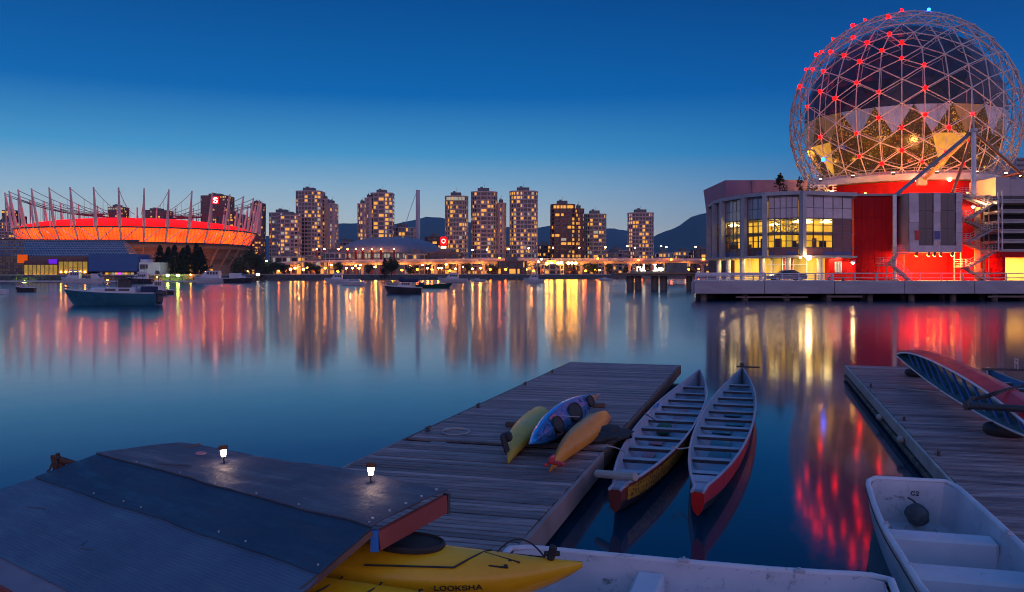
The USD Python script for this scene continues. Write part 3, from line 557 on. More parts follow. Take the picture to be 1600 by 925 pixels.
gl.part('roof_grid', b, m_steel, world=True, kind='stuff')
b = MB(); b.beam((XP(-40, 373), 373, ZY(375, 373)), (XP(217, 373), 373, ZY(376.5, 373)), 1.2, 1.0); gl.part('ridge_beam', b, m_steel_d, world=True)
m_dim = window_light('dim_window', (.5, .5, .45), (1, .6, .3), .25)
g_ = np.random.default_rng(3); b = MB(); c = MB()
for i in range(16):
    for j in range(11):
        px0 = -30+i*4.2; z0 = GZ+.5+j*1.25; (b if g_.random() < .5 else c).quad((XP(px0, LB), LB+.35, z0), (XP(px0+3.5, LB), LB+.35, z0), (XP(px0+3.5, LB), LB+.35, z0+.85), (XP(px0, LB), LB+.35, z0+.85))
gl.part('dim_windows', b, m_dim, world=True, kind='stuff'); gl.part('dark_windows', c, m_glass_d, world=True, kind='stuff')
b = MB(); b.bbox(PB(27, 411, LB-.4), PB(43, 398, LB+.3)); gl.part('orange_bay', b, glow('orange_bay', (1, .12, .01), .55), world=True)
m_yel = M_('lit_arcade', {'g': ('geometry', {}), 's': ('separate_xyz', {}), 'w': ('noise_texture', {'scale': .5, 'detail': 3.0}), 'r': ('rgb_ramp', {'ramp': [(.2, (.20, .11, .0)), (.6, (.55, .32, .0)), (1, (.9, .6, .03))]}), 'p': ('principled_bsdf', {'base_color': (.5, .4, .1), 'emission_strength': .4})}, [('g.position', 'w.vector'), ('w.fac', 'r.fac'), ('r.color', 'p.emission_color')], surface='p.BSDF')
for i, (a, c_, y0, y1) in enumerate(((38, 90, 434, 414), (92, 137, 428, 409))):
    yl = Thing('lit_arcade', ('yellow lit arcade on the left below the glass hall', 'yellow lit arcade next to the blue block')[i], 'building', (XP((a+c_)/2, 340), 340, GZ))
    b = MB(); b.bbox((XP(a, 340), 340, GZ), (XP(c_, 340), 344, ZY(y1-7, 340))); yl.part('wall', b, m_brick_d, world=True)
    n = int((c_-a)/6.5)
    for k in range(n):
        xa, xb = XP(a+(c_-a)*k/n, 340), XP(a+(c_-a)*(k+1)/n, 340); q = MB(); q.bbox((xa+.12, 339.8, ZY(y0-1, 340)), (xb-.12, 339.95, ZY(y1, 340))); yl.part('lit_bay', q, m_yel, world=True)
        q = MB(); q.box(((xa+xb)/2, 339.75, ZY(y0-3, 340)), (.5, .2, .5)); yl.part('uplight', q, m_lamp_w, world=True)
        q = MB(); q.box((xa, 339.85, (GZ+ZY(y1-4, 340))/2), (.24, .3, ZY(y1-4, 340)-GZ)); yl.part('pier', q, m_brick_d, world=True)
    if i == 0: q = MB(); q.bbox(P(76, 412, 339.7), P(89, 405, 339.9)); yl.part('violet_screen', q, glow('violet_screen', (.15, .02, .8), .8), world=True)
bl = Thing('blue_block', 'plain blue clad block above a lit restaurant by the marina', 'building', (XP(176, 338), 338, GZ))
b = MB(); b.bbox((XP(138, 338), 338, ZY(424, 338)), (XP(215, 338), 352, ZY(397, 338))); bl.part('upper_block', b, mottled('blue_cladding', (.015, .09, .26), (.02, .11, .30), .2, .4), world=True)
b = MB(); b.bbox((XP(150, 340), 341, GZ), (XP(213, 340), 350, ZY(424.2, 340))); bl.part('lower_wall', b, m_brick_d, world=True)
for k in range(9):
    q = MB(); px = 165+k*5; q.bbox(P(px, 434, 340.9), P(px+3.8, 426, 340.7)); bl.part('lit_window', q, (m_lit, m_yel, m_lit_w)[k % 3] if k != 4 else glow('magenta_window', (.8, .05, .9), 1.4), world=True)
b = MB(); b.loft([np.array([P(146+t_*2, 437-t_*2, 337-5*s) for t_ in range(1)]+[P(146, 437, 336-4*s), P(158, 424, 339-4*s), P(164, 434, 335-4*s)]) for s in (0, 1)]); bl.part('slanted_fin', b, m_conc, world=True)
wb = Thing('white_building', 'small white two-storey building left of the dark conifers', 'building', (XP(234, 338), 338, GZ))
b = MB(); b.bbox((XP(217, 338), 338, GZ), (XP(250, 338), 350, ZY(410, 338))); b.bbox((XP(219, 340), 340, ZY(409.9, 340)), (XP(229, 340), 346, ZY(405, 340))); wb.part('wall', b, m_white, world=True)
for k, (a, y) in enumerate(((219, 413), (223, 413), (227.5, 413), (243, 423))):
    q = MB(); q.bbox(P(a, y+7 if k < 3 else y+5, 337.95), P(a+3.2 if k < 3 else a+6, y, 337.8)); wb.part('window', q, m_glass_d, world=True)
md = Thing('marina_dock', 'long pale floating dock with a lit edge below the stadium', 'dock', (XP(190, 325), 325, 0))
b = MB(); b.bbox((XP(-40, 325), 322, .15), (XP(378, 325), 326, .7)); md.part('deck', b, m_conc_l, world=True)
for k in range(22):
    q = MB(); px = -30+k*18.5; q.cyl((XP(px, 326.3), 326.3, -1), (XP(px, 326.3), 326.3, 2.2), .2, 6); md.part('pile', q, m_bark, world=True)

# ------------------------------------------------------------------ motor boats and yachts on the water
m_hull_w = mottled('white_gelcoat', (.55, .56, .60), (.66, .67, .70), .8, .3)
m_hull_b = mottled('teal_gelcoat', (.025, .13, .19), (.035, .165, .23), .5, .3)
m_hull_d = mottled('dark_gelcoat', (.03, .03, .04), (.05, .05, .06), .5, .35)
m_hull_g = mottled('green_gelcoat', (.015, .06, .04), (.02, .08, .055), .5, .4)
m_canvas = mottled('navy_canvas', (.02, .03, .08), (.03, .05, .11), 1.2, .8)
def hull_rings(L, B, H, n=18, bow=.9, draft=.25, stern=.8, cabin=False):
    """bow at -x; flared sections from the water to a rising sheer"""
    R = []
    for s in np.linspace(0, 1, n):
        x = -L/2+L*s; b = B/2*min(1, (s/.45))**.65*(1-(1-stern)*max(0, (s-.5)/.5)**2)+.03; sh = H*(1+bow*.35*(1-s)**2); ov = .12*L*(1-s)**4
        lo = max(.02, b*.78*min(1, s/.25+.05))
        R.append(np.array([(x, -b, sh), (x+ov*.5, -lo*1.05, sh*.35), (x+ov, -lo*.5, -draft), (x+ov, lo*.5, -draft), (x+ov*.5, lo*1.05, sh*.35), (x, b, sh)]))
    return R
def motor_boat(label, pxl, pxr, yw, hull, H=.9, cab=(.3, .75, 1.0), flip=False, name='motor_boat', fly=False, canvas=None, group=None, cat='boat', B=None, posts=False):
    Y = F*CZ/(yw-HY); xl, xr = XP(pxl, Y), XP(pxr, Y); L = xr-xl; B = B or min(3.4, L*.32); H = H
    t = Thing(name, label, cat, ((xl+xr)/2, Y+B/2, 0), PI if flip else 0, group)
    h = MB(); R = hull_rings(L, B, H); h.loft(R); t.part('hull', h, hull, smooth=35)
    d = MB(); 
    for sgn in (-1, 1): d.tube([r[0 if sgn < 0 else 5]+(0, 0, .03) for r in R], .05, 5)
    t.part('gunwale', d, m_white)
    if cab:
        a, b_, ch = cab; xa, xb = -L/2+L*a, -L/2+L*b_; c = MB(); w = B*.36
        prof = lambda y: np.array([(xa, y, H+.05), (xb, y, H+.05), (xb, y, H+ch), (xa+(xb-xa)*.35, y, H+ch), ])
        c.loft([prof(-w), prof(w)]); cp = t.part('cabin', c, m_hull_w)
        for k in range(4):
            u0 = xa+(xb-xa)*(.38+.145*k); q = MB(); q.bbox((u0, -w-.03, H+ch*.5), (u0+(xb-xa)*.115, -w-.01, H+ch*.86)); t.part('window', q, m_glass_d, under=cp)
        q = MB(); e = .03; z0, z1 = H+ch*.25, H+ch*.92; f0 = xa+(xb-xa)*.35*.25; f1 = xa+(xb-xa)*.35*.92
        q.quad((f0-e, -w*.85, z0), (f0-e, w*.85, z0), (f1-e, w*.85, z1), (f1-e, -w*.85, z1)); t.part('windscreen', q, m_glass_d, under=cp)
        if fly:
            q = MB(); q.cbox(((xa+xb)/2+(xb-xa)*.1, 0, H+ch+.35), ((xb-xa)*.6, w*1.7, .5), .12); t.part('flybridge', q, m_hull_w)
            q = MB(); q.cbox(((xa+xb)/2+(xb-xa)*.1, 0, H+ch+1.5), ((xb-xa)*.5, w*1.8, .1), .03)
            for sx in (-.18, .35):
                for sy in (-1, 1): q.cyl(((xa+xb)/2+(xb-xa)*sx, sy*w*.8, H+ch+.5), ((xa+xb)/2+(xb-xa)*sx, sy*w*.8, H+ch+1.5), .03, 5)
            t.part('canopy', q, canvas or m_canvas)
    rl = MB()
    for sgn in (-1, 1):
        pt = [np.asarray(r[0 if sgn < 0 else 5])+(0, -sgn*.05, .5) for r in R[1:8]]; rl.tube(pt, .018, 4)
        for p in pt[::2]: rl.tube([p, p-(0, 0, .5)], .014, 4)
    t.part('bow_rail', rl, m_steel); return t, L, B, H
# the large teal boat on the left
t, L, B, H = motor_boat('large teal and white motor boat moored alone on the left', 87, 238, 477.5, m_hull_b, H=1.22, cab=None, B=3.2)
b = MB(); b.cbox((.5, 0, H+.28), (4.6, 2.0, .6), .15); b.cbox((-1.2, 0, H+.18), (2.2, 1.5, .4), .12); t.part('low_cabin', b, m_hull_w)
b = MB(); b.bbox((-.2, -1.02, H+.25), (.9, -1.0, H+.48)); b.bbox((1.2, -1.02, H+.25), (2.3, -1.0, H+.48)); t.part('cabin_window', b, m_glass_d)
b = MB(); b.cbox((1.35, 0, H+.95), (1.0, .9, .9), .08); t.part('console', b, m_steel_d)
b = MB(); b.cbox((1.9, 0, H+1.75), (2.4, 1.8, .08), .03); t.part('hardtop', b, m_canvas)
b = MB()
for x in (.9, 1.7, 2.9):
    for y in (-.8, .8): b = MB(); b.cyl((x, y, H+.5), (x, y, H+1.75), .03, 6); t.part('hardtop_post', b, m_steel_d)
b = MB(); b.cbox((3.9, 0, H+.40), (1.2, 1.5, .6), .06); t.part('canvas_box', b, m_canvas)
b = MB(); b.cbox((5.0, -.3, .65), (.7, .8, 1.0), .2); b.cbox((5.1, -.3, 1.25), (.8, .6, .6), .2); t.part('outboard_motor', b, m_hull_d)
b = MB(); b.bbox((-4.8, -.14, H+.50), (-4.4, .14, H+.62)); b.cyl((-4.6, 0, H+.6), (-4.6, 0, H+1.0), .03, 5); t.part('bow_light', b, m_steel_d)
motor_boat('small work boat behind the stern of the teal boat', 228, 258, 461, m_hull_d, H=.7, cab=(.2, .8, 1.5))
motor_boat('tiny dark dinghy behind the work boat by the teal boat', 257, 271, 459.5, m_hull_d, H=.6, cab=None, name='dinghy')
motor_boat('low dark open boat near the left edge', 21, 52, 456, m_hull_d, H=.7, cab=(.3, .6, .5))
motor_boat('pale boat cut by the left edge of the water', -12, 10, 459.5, m_hull_w, H=.6, cab=None, name='dinghy')
motor_boat('sleek white yacht at the marina dock with a rounded cabin', 300, 352, 442.2, m_hull_w, H=1.7, cab=(.2, .8, 2.6), fly=False, name='yacht', cat='yacht')
motor_boat('long white yacht at the right end of the marina dock', 348, 394, 442.4, m_hull_d, H=1.6, cab=(.25, .8, 1.9), flip=True, name='yacht', cat='yacht')
motor_boat('white yacht behind the left marina dock near the yellow arcades', 92, 128, 442.6, m_hull_w, H=1.6, cab=(.25, .85, 2.4), fly=True, name='yacht', cat='yacht')
motor_boat('white yacht with a long bow left of the blue block', 122, 160, 443, m_hull_w, H=1.5, cab=(.1, .5, 1.8), flip=True, name='yacht', cat='yacht')
motor_boat('dark covered yacht at the dock below the white building', 196, 236, 443, m_hull_d, H=1.5, cab=(.25, .8, 1.8), fly=True, name='yacht', cat='yacht')
motor_boat('dark and white cabin cruiser with flybridge in the middle distance', 505, 541, 442, m_hull_w, H=1.2, cab=(.3, .8, 1.8), fly=True)
motor_boat('open white passenger boat with a canopy beside the cabin cruiser', 529, 569, 446, m_hull_w, H=.9, cab=(.15, .8, .9))
t, L, B, H = motor_boat('dark hulled boat with a navy cover moored before the large dark tree', 599, 658, 459, m_hull_d, H=1.0, cab=(.32, .72, .9))
b = MB(); b.cbox((1.2, 0, H+1.15), (2.6, 1.7, .5), .15); b.cbox((-.2, 0, H+1.3), (.9, 1.2, .8), .2); t.part('navy_cover', b, m_canvas)
t = Thing('open_boat', 'long low green open boat behind the dark hulled one', 'boat', (XP(678, 195), 195+1, 0), PI)
b = MB(); b.loft(hull_rings(8.4, 1.8, .75, bow=1.6)); t.part('hull', b, m_hull_g, smooth=35); b = MB(); b.cbox((3.0, 0, .95), (1.2, 1.2, .5), .1); t.part('stern_cover', b, m_canvas)
motor_boat('white cabin cruiser with an arched cabin before the red lit front', 683, 730, 441, m_hull_w, H=1.3, cab=(.25, .7, 1.8), fly=True)
motor_boat('low white boat right of the arched cabin cruiser', 734, 758, 440, m_hull_w, H=.9, cab=(.3, .6, .6))
motor_boat('small pale motor cruiser left of the bright lamp row', 818, 851, 442, m_hull_w, H=1.2, cab=(.2, .7, 1.7))
motor_boat('small low boat by the seawall under the short tower', 934, 958, 438.5, m_hull_w, H=.9, cab=(.3, .6, .8))
# ------------------------------------------------------------------ science centre plaza deck
DZ = 2.3
pz = Thing('plaza_deck', 'long pale concrete plaza deck on piles over the water at right', 'deck', (60, 102, 0))
m_fascia = mottled('fascia_concrete', (.34, .31, .33), (.44, .41, .43), .35, .75, .01, 3, stretch=(1, 1, 3))
XE, XR = XP(1086, 101), 96.0
b = MB(); b.prism([(XE, 102), (XR, 102), (XR, 131), (29.5, 131)], DZ-.5, DZ); pz.part('slab', b, m_conc, world=True)
for k in range(9):
    b = MB(); x0 = XE+(XR-XE)*k/9; x1 = XE+(XR-XE)*(k+1)/9-.06; b.cbox(((x0+x1)/2, 101.6, (DZ+.85)/2+.03), (x1-x0, .8, DZ-.8), .05); pz.part('fascia_panel', b, m_fascia, world=True)
b = MB(); b.beam((XE-.1, 101.9, 1.55), (29.3, 131, 1.55), .3, 1.5); pz.part('fascia_panel', b, m_fascia, world=True)
rg = np.random.default_rng(8)
for k in range(15):
    for r_ in range(2):
        x = XE+1.5+k*5.0+r_*1.2; y = 103.2+r_*5; b = MB(); b.cyl((x, y, -2), (x, y, 1.1), .36, 10); b.cbox((x, y, 1.3), (1.1, 1.1, .45), .06); pz.part('pile', b, m_conc_d, smooth=40, world=True)
b = MB(); b.beam((XP(1150, 103), 103, .42), (XP(1262, 103), 103, .42), .25, .22); b.beam((XP(1290, 103), 102.6, .5), (XP(1345, 103), 102.6, .5), .25, .22); b.beam((XP(1540, 103), 102.6, .5), (XP(1640, 103), 102.6, .5), .25, .22); pz.part('waling', b, m_conc, world=True)
bk = MB(); bk.bbox((26.5, 112, -1), (XR, 113, 1.9)); pz.part('retaining_wall', bk, m_conc_d, world=True)
# railings
m_rail = mottled('rail_white', (.55, .53, .58), (.64, .62, .66), 2, .5)
def railing(label, px0, px1, Y, h, bars, step, mat, name='railing', r=.05, panel=0):
    t = Thing(name, label, 'railing', (XP((px0+px1)/2, Y), Y, DZ)); x0, x1 = XP(px0, Y), XP(px1, Y); n = max(1, round((x1-x0)/step))
    for k in range(n+1):
        b = MB(); x = x0+(x1-x0)*k/n; b.cbox((x, Y, DZ+h/2), (.13, .13, h), .02); t.part('post', b, mat, world=True)
    for z in bars:
        b = MB(); b.beam((x0, Y+.1, DZ+z*h), (x1, Y+.1, DZ+z*h), .07 if z < .95 else .2, .10 if z < .95 else .13); t.part('rail', b, mat, world=True)
    if panel: b = MB(); b.bbox((x0, Y-.14, DZ+h*.72), (x1, Y-.08, DZ+h*1.12)); t.part('top_board', b, mat, world=True)
railing('white railing with a deep top board at the left end of the plaza', 1087, 1195, 102.0, .95, (.2, .42, .64, .98), 1.35, m_rail, panel=1)
railing('white four-bar railing in front of the parked car', 1196, 1300, 102.0, .95, (.15, .42, .7, .98), 2.05, m_rail)
railing('thin grey railing with a single top rail along the red building', 1302, 1640, 102.0, 1.0, (.45, .97), 2.55, m_steel)
# a parked car behind the railing
car = Thing('parked_car', 'dark parked car behind the white railing of the plaza', 'car', (XP(1229, 107), 107, DZ))
prof = [(-2.25, .25), (-2.3, .62), (-1.7, .82), (-1.1, .88), (-.45, 1.36), (.75, 1.40), (1.5, 1.0), (2.15, .92), (2.3, .6), (2.2, .25)]
def ext(pr, w, tap=.16):
    A = np.array([(x, -w+(tap if z > .95 else 0), z) for x, z in pr]); B = np.array([(x, w-(tap if z > .95 else 0), z) for x, z in pr]); return [A, B]
m_carp = mottled('car_paint', (.02, .022, .03), (.03, .032, .04), 1, .25, coat=.6)
b = MB(); b.loft(ext(prof, .88)); car.part('body', b, m_carp)
b = MB(); b.loft(ext([(-.95, .95), (-.42, 1.32), (.1, 1.34), (.1, .95)], .9, .14)); b.loft(ext([(.18, .95), (.18, 1.34), (.72, 1.35), (1.3, .98)], .9, .14)); car.part('side_window', b, m_glass_d)
for x in (-1.4, 1.4):
    for y in (-.8, .8): b = MB(); b.cyl((x, y-.1, .33), (x, y+.1, .33), .33, 18); w = car.part('wheel', b, m_black, smooth=40); b = MB(); b.cyl((x, y-.12, .33), (x, y+.12, .33), .2, 12); car.part('rim', b, m_steel, under=w)
for y in (-.6, .6): b = MB(); b.box((-2.27, y, .62), (.08, .35, .14)); car.part('headlight', b, m_steel); b = MB(); b.box((2.27, y, .68), (.08, .35, .14)); car.part('tail_light', b, m_redpost)
bn = Thing('bench', 'low dark bench left of the red wall lamp on the plaza', 'bench', (XP(1306, 106), 106, DZ))
b = MB(); b.cbox((0, 0, .45), (2.2, .5, .1), .03); bn.part('seat', b, m_steel_d)
for x in (-.9, .9): b = MB(); b.cbox((x, 0, .2), (.12, .45, .4), .02); bn.part('leg', b, m_conc_d)

# ------------------------------------------------------------------ curved glass wing
gw = Thing('glass_wing', 'curved glass fronted wing with grey fins and yellow lit rooms over a colonnade', 'building', (45, 125, DZ))
SPN = [(1335, 119), (1252, 116), (1196, 118.3), (1165, 121.3), (1132, 127.5), (1120, 132), (1111, 140)]
SPT = np.array([(XP(p, Y), Y) for p, Y in SPN])
zl = lambda y: ZY(y, 116)
ztop, zsill, zbot = zl(304), zl(398.5), zl(402.5)
m_pgrey = mottled('grey_panel', (.30, .29, .33), (.40, .38, .43), .3, .3, metallic=.4, island=.12)
m_pmaroon = mottled('maroon_panel', (.16, .05, .06), (.2, .07, .08), .3, .35, island=.2)
m_pblue = mottled('blue_panel', (.05, .06, .22), (.07, .08, .28), .3, .35)
m_fin = mottled('fin_concrete', (.36, .34, .36), (.44, .42, .44), .5, .7)
m_mull = mottled('mullion', (.10, .10, .09), (.14, .13, .12), 1, .5, metallic=.4)
m_pane = M_('window_pane', {'f': ('fresnel', {'IOR': 1.3}), 't': ('transparent_bsdf', {'color': (.86, .86, .80)}), 'g': ('glossy_bsdf', {'color': (.9, .9, .95), 'roughness': .02}), 'm': ('mix_closure', {})}, [('f.fac', 'm.fac'), ('t.BSDF', 'm.closure1'), ('g.BSDF', 'm.closure2')], surface='m.closure')
def room(name, c0, c1, st, sc, thr=None):
    nodes = {'g': ('geometry', {}), 'mp': ('mapping', {'scale': (1, 1, .55)}), 'n': ('noise_texture', {'scale': sc, 'detail': 4.0}), 'r': ('rgb_ramp', {'ramp': [(.25, c0), (.55, c1), (.8, tuple(min(1, x*1.3) for x in c1))]}), 'p': ('principled_bsdf', {'base_color': (.25, .2, .1), 'emission_strength': st})}
    links = [('g.position', 'mp.vector'), ('mp.vector', 'n.vector'), ('n.fac', 'r.fac'), ('r.color', 'p.emission_color')]
    return M_(name, nodes, links, surface='p.BSDF')
m_room = room('yellow_room', (.30, .17, .01), (1, .47, .015), .95, .55)
m_room2 = room('olive_room', (.07, .08, .02), (.95, .50, .03), .55, .7)
m_pat = M_('pierced_screen', {'g': ('geometry', {}), 'v': ('voronoi_texture', {'feature': 'distance_to_edge', 'scale': 2.4}), 's': ('math', {'math_type': 'greater_than', 'value2': .09}), 't': ('transparent_bsdf', {}), 'p': ('principled_bsdf', {'base_color': (.3, .28, .25), 'roughness': .6}), 'm': ('mix_closure', {})}, [('g.position', 'v.vector'), ('v.distance', 's.value1'), ('s.value', 'm.fac'), ('p.BSDF', 'm.closure1'), ('t.BSDF', 'm.closure2')], surface='m.closure')
ROWS = [(304.5, 324), (324, 340), (340, 351), (351, 362), (362, 376), (376, 387), (387, 392.5), (392.5, 398.5)]
COLS = [5, 5, 3, 5, 2, 2]
ml = MB()
for bi in range(6):
    p, q = SPT[bi], SPT[bi+1]; e = q-p; L = np.linalg.norm(e); e = e/L; nrm = np.array([-e[1], e[0]]); nrm = nrm if nrm @ ((p+q)/2-np.array([52, 145])) > 0 else -nrm
    n = COLS[bi]; fn = .42
    for c in range(n):
        for r_, (ya, yb) in enumerate(ROWS):
            u0, u1 = fn+(L-2*fn)*c/n, fn+(L-2*fn)*(c+1)/n; g2 = .045
            A = p+e*(u0+g2); B = p+e*(u1-g2); z1, z0 = zl(ya)-.04, zl(yb)+.04; w = MB(); ou = .012*((c*3+r_*5) % 3)
            A2, B2 = A+nrm*(ou-.12), B+nrm*(ou-.12); A1, B1 = A+nrm*ou, B+nrm*ou
            w.loft([np.array([(*A1, z0), (*B1, z0), (*B2, z0), (*A2, z0)]), np.array([(*A1, z1), (*B1, z1), (*B2, z1), (*A2, z1)])])
            screen = bi in (1, 3)
            if r_ == 6: nm, mt = 'maroon_panel', m_pmaroon
            elif r_ == 7: nm, mt = ('blue_panel', m_pblue) if (c+bi) % 5 < 3 else ('maroon_panel', m_pmaroon)
            elif r_ < 2 and (not screen): nm, mt = 'grey_panel', m_pgrey
            elif r_ < 2: nm, mt = 'grey_panel', m_pgrey if r_ == 0 and c % 5 else m_pgrey
            elif bi == 0 and c < 2: nm, mt = 'maroon_panel', m_pmaroon
            else: nm, mt = 'glass_pane', m_pane
            if mt is m_pane:
                w = MB(); w.quad((*B1, z0), (*A1, z0), (*A1, z1), (*B1, z1))
            gw.part(nm, w, mt, world=True)
    for c in range(n+1):
        u = fn+(L-2*fn)*c/n; a = p+e*u-nrm*.06; ml.box((a[0], a[1], (ztop+zsill)/2), (.09, .2, ztop-zsill), rz(math.atan2(e[1], e[0])))
    for ya, yb in ROWS+[(398.5, 399)]:
        a = p+e*fn-nrm*.07; b_ = p+e*(L-fn)-nrm*.07; ml.beam((*a, zl(ya)), (*b_, zl(ya)), .16, .09)
    # the rooms behind the glass
    d = 3.4; A, B = p-nrm*d, q-nrm*d; bw = MB(); bw.quad((*A, zsill), (*B, zsill), (*B, zl(340)), (*A, zl(340))); gw.part('back_wall', bw, m_room if bi else m_room2, world=True)
    fl = MB()
    for ya in (340, 364, 387):
        fl.loft([np.array([(*(p-nrm*.2), zl(ya)-.12), (*(q-nrm*.2), zl(ya)-.12), (*B, zl(ya)-.12), (*A, zl(ya)-.12)]), np.array([(*(p-nrm*.2), zl(ya)+.12), (*(q-nrm*.2), zl(ya)+.12), (*B, zl(ya)+.12), (*A, zl(ya)+.12)])])
    gw.part('floor_slab', fl, m_conc, world=True)
    if bi in (1, 3):
        s = MB(); A1, B1 = p-nrm*.7+e*.6, q-nrm*.7-e*.6; s.quad((*A1, zl(363)), (*B1, zl(363)), (*B1, zl(341)), (*A1, zl(341))); gw.part('pierced_screen', s, m_pat, world=True)
    for k in range(max(1, int(L/2.2))):
        c = p+e*(L*(k+.5)/max(1, int(L/2.2)))-nrm*(1.5+(k % 2)); s = MB(); hgt = .6+.35*((k*7+bi) % 3); s.box((c[0], c[1], zl(386)+hgt/2), (.5+.4*(k % 2), .4, hgt)); gw.part('display_case', s, (m_pblue, m_steel_d, m_pmaroon, m_conc)[(k+bi) % 4], world=True)
    # fins
    b = MB(); b.box((q[0]+nrm[0]*.3, q[1]+nrm[1]*.3, (ztop+zsill)/2), (.58, .85, ztop-zsill+.5), rz(math.atan2(e[1], e[0]))); gw.part('fin', b, m_fin, world=True)
    # parapet and soffit beams
    b = MB(); b.beam((*(p+nrm*.1), ztop+.25), (*(q+nrm*.1), ztop+.25), .9, .5); gw.part('parapet', b, m_fin, world=True)
    b = MB(); b.beam((*(p+nrm*.15), (zsill+zbot)/2-.03), (*(q+nrm*.15), (zsill+zbot)/2-.03), .8, zsill-zbot-.08); gw.part('sill_beam', b, m_fin, world=True)
    # ground floor: lit colonnade
    if bi < 5:
        d2 = 4.0; A, B = p-nrm*d2, q-nrm*d2; nn = max(2, int(L/1.6))
        bw = MB(); bw.quad((*(A-nrm*.3), DZ), (*(B-nrm*.3), DZ), (*(B-nrm*.3), zbot), (*(A-nrm*.3), zbot)); gw.part('lobby_wall', bw, m_room2 if bi else m_redpost, world=True)
        fr = MB()
        for c in range(nn+1): a = A+(B-A)*c/nn; fr.box((a[0], a[1], (DZ+zbot)/2), (.12, .12, zbot-DZ-.02))
        fr.beam((*A, DZ+2.2), (*B, DZ+2.2), .1, .12); gw.part('lobby_frame', fr, m_white, world=True)
    sf = MB(); A, B = p-nrm*4.4, q-nrm*4.4; sf.loft([np.array([(*p, zbot), (*q, zbot), (*B, zbot), (*A, zbot)]), np.array([(*p, zbot+.15), (*q, zbot+.15), (*B, zbot+.15), (*A, zbot+.15)])]); gw.part('soffit', sf, m_white, world=True)
    li = UsdLux.RectLight.Define(stage, gw.path+f'/soffit_light_{bi+1:03d}'); li.CreateWidthAttr(L*.8); li.CreateHeightAttr(.3); li.CreateIntensityAttr(50.0); li.CreateColorAttr(Gf.Vec3f(1, .66, .30)); li.CreateNormalizeAttr(False)
    x_ = UsdGeom.Xformable(li); c = (p+q)/2-nrm*1.2; x_.AddTranslateOp().Set(Gf.Vec3d(c[0]-45, c[1]-125, zbot-DZ-.06)); x_.AddRotateZOp().Set(math.degrees(math.atan2(e[1], e[0])))
cw = MB(); cpl = [SPT[k]+nv(np.array([58, 150])-SPT[k])*4.6 for k in range(6, -1, -1)]; cw.prism([*cpl, (XP(1335, 119)-.3, 134), (XP(1160, 146), 146)], DZ+.01, ztop-.35); gw.part('core_wall', cw, m_room, world=True)
rf_ = MB(); rf_.prism([*SPT[::-1], (XP(1335, 119), 136), (XP(1150, 146), 146)], ztop-.3, ztop-.02); gw.part('roof_slab', rf_, m_conc_d, world=True)
gw.part('mullions', ml, m_mull, world=True, kind='stuff')
for px in (1123, 1138, 1160, 1190, 1231, 1281):
    Yc = np.interp(px, [s[0] for s in SPN][::-1], [s[1] for s in SPN][::-1])+1.0; b = MB(); b.cyl((XP(px, Yc), Yc, DZ), (XP(px, Yc), Yc, zbot), .38, 16); gw.part('column', b, m_conc_l, smooth=40, world=True)
for px, py in ((1147, 352), (1210, 351), (1247, 346.5), (1261, 346.5), (1291, 346.5)):
    Yc = np.interp(px, [s[0] for s in SPN][::-1], [s[1] for s in SPN][::-1])+1.6; b = MB(); c = P(px, py, Yc); b.lathe([(.05, .3), (.5, .1), (.85, -.05), (.6, -.16), (.02, -.2)], c, 14); gw.part('pendant_lamp', b, glow('pendant', (1, .72, .30), 9) if px == 1147 else '/World/Looks/pendant', smooth=40, world=True)
    b = MB(); b.cyl(c+(0, 0, .3), (c[0], c[1], zl(341)-.1), .03, 4); gw.part('pendant_rod', b, m_steel_d, world=True)
for px, r_ in ((1251, .17), (1263.5, .34)):
    b = MB(); c = P(px, 402.5, 114.9); b.sph(c, r_, 2); gw.part('flood_lamp', b, glow('flood_%d' % px, (1, .62, .22), 60 if px == 1263.5 else 30), smooth=True, world=True)
    b = MB(); b.cyl(c+(0, .0, .2), c+(0, .9, .5), .05, 6); gw.part('lamp_bracket', b, m_steel_d, world=True)

# ------------------------------------------------------------------ red hall
m_red = mottled('red_cladding', (.40, .005, .007), (.50, .008, .010), .4, .6, spec=.12, stretch=(2, 2, .3))
RY = 122.0
zr = lambda y: ZY(y, RY)
rh = Thing('red_hall', 'red clad hall with a projecting grey window box and lit red recess', 'building', (XP(1440, RY), RY, DZ))
def rp(name, a, b, c, d, Y0, Y1, mat, **k):
    q = MB(); q.bbox((XP(a, RY), Y0, zr(d)), (XP(b, RY), Y1, zr(c))); return rh.part(name, q, mat, world=True, **k)
# cladding panels of the blind wall
for i in range(6):
    for j in range(4):
        xa, xb = 1335.5+(1398-1335.5)*i/6, 1335.5+(1398-1335.5)*(i+1)/6; ya, yb = 308+(437-308)*j/4, 308+(437-308)*(j+1)/4
        q = MB(); x0, x1 = XP(xa, RY)+.012, XP(xb, RY)-.012; q.cbox(((x0+x1)/2, RY+.06+.006*((i*3+j*2) % 3), (zr(ya)+zr(yb))/2), (x1-x0, .12, zr(ya)-zr(yb)-.024), .015); rh.part('cladding_panel', q, m_red, world=True)
rp('wall', 1335, 1399, 306, 438, RY+.14, RY+14, m_red)
rp('wall', 1399, 1420, 306, 438, RY+1.2, RY+14, m_red); rp('wall', 1420, 1504, 300, 438, RY+4.5, RY+14, m_red); rp('wall', 1504, 1562, 306, 438, RY+2.6, RY+14, m_red)
rp('roof_edge', 1334, 1420, 303, 306.3, RY-.3, RY+15, m_conc); rp('roof_edge', 1504, 1562, 303, 306.3, RY+2.2, RY+15, m_conc)
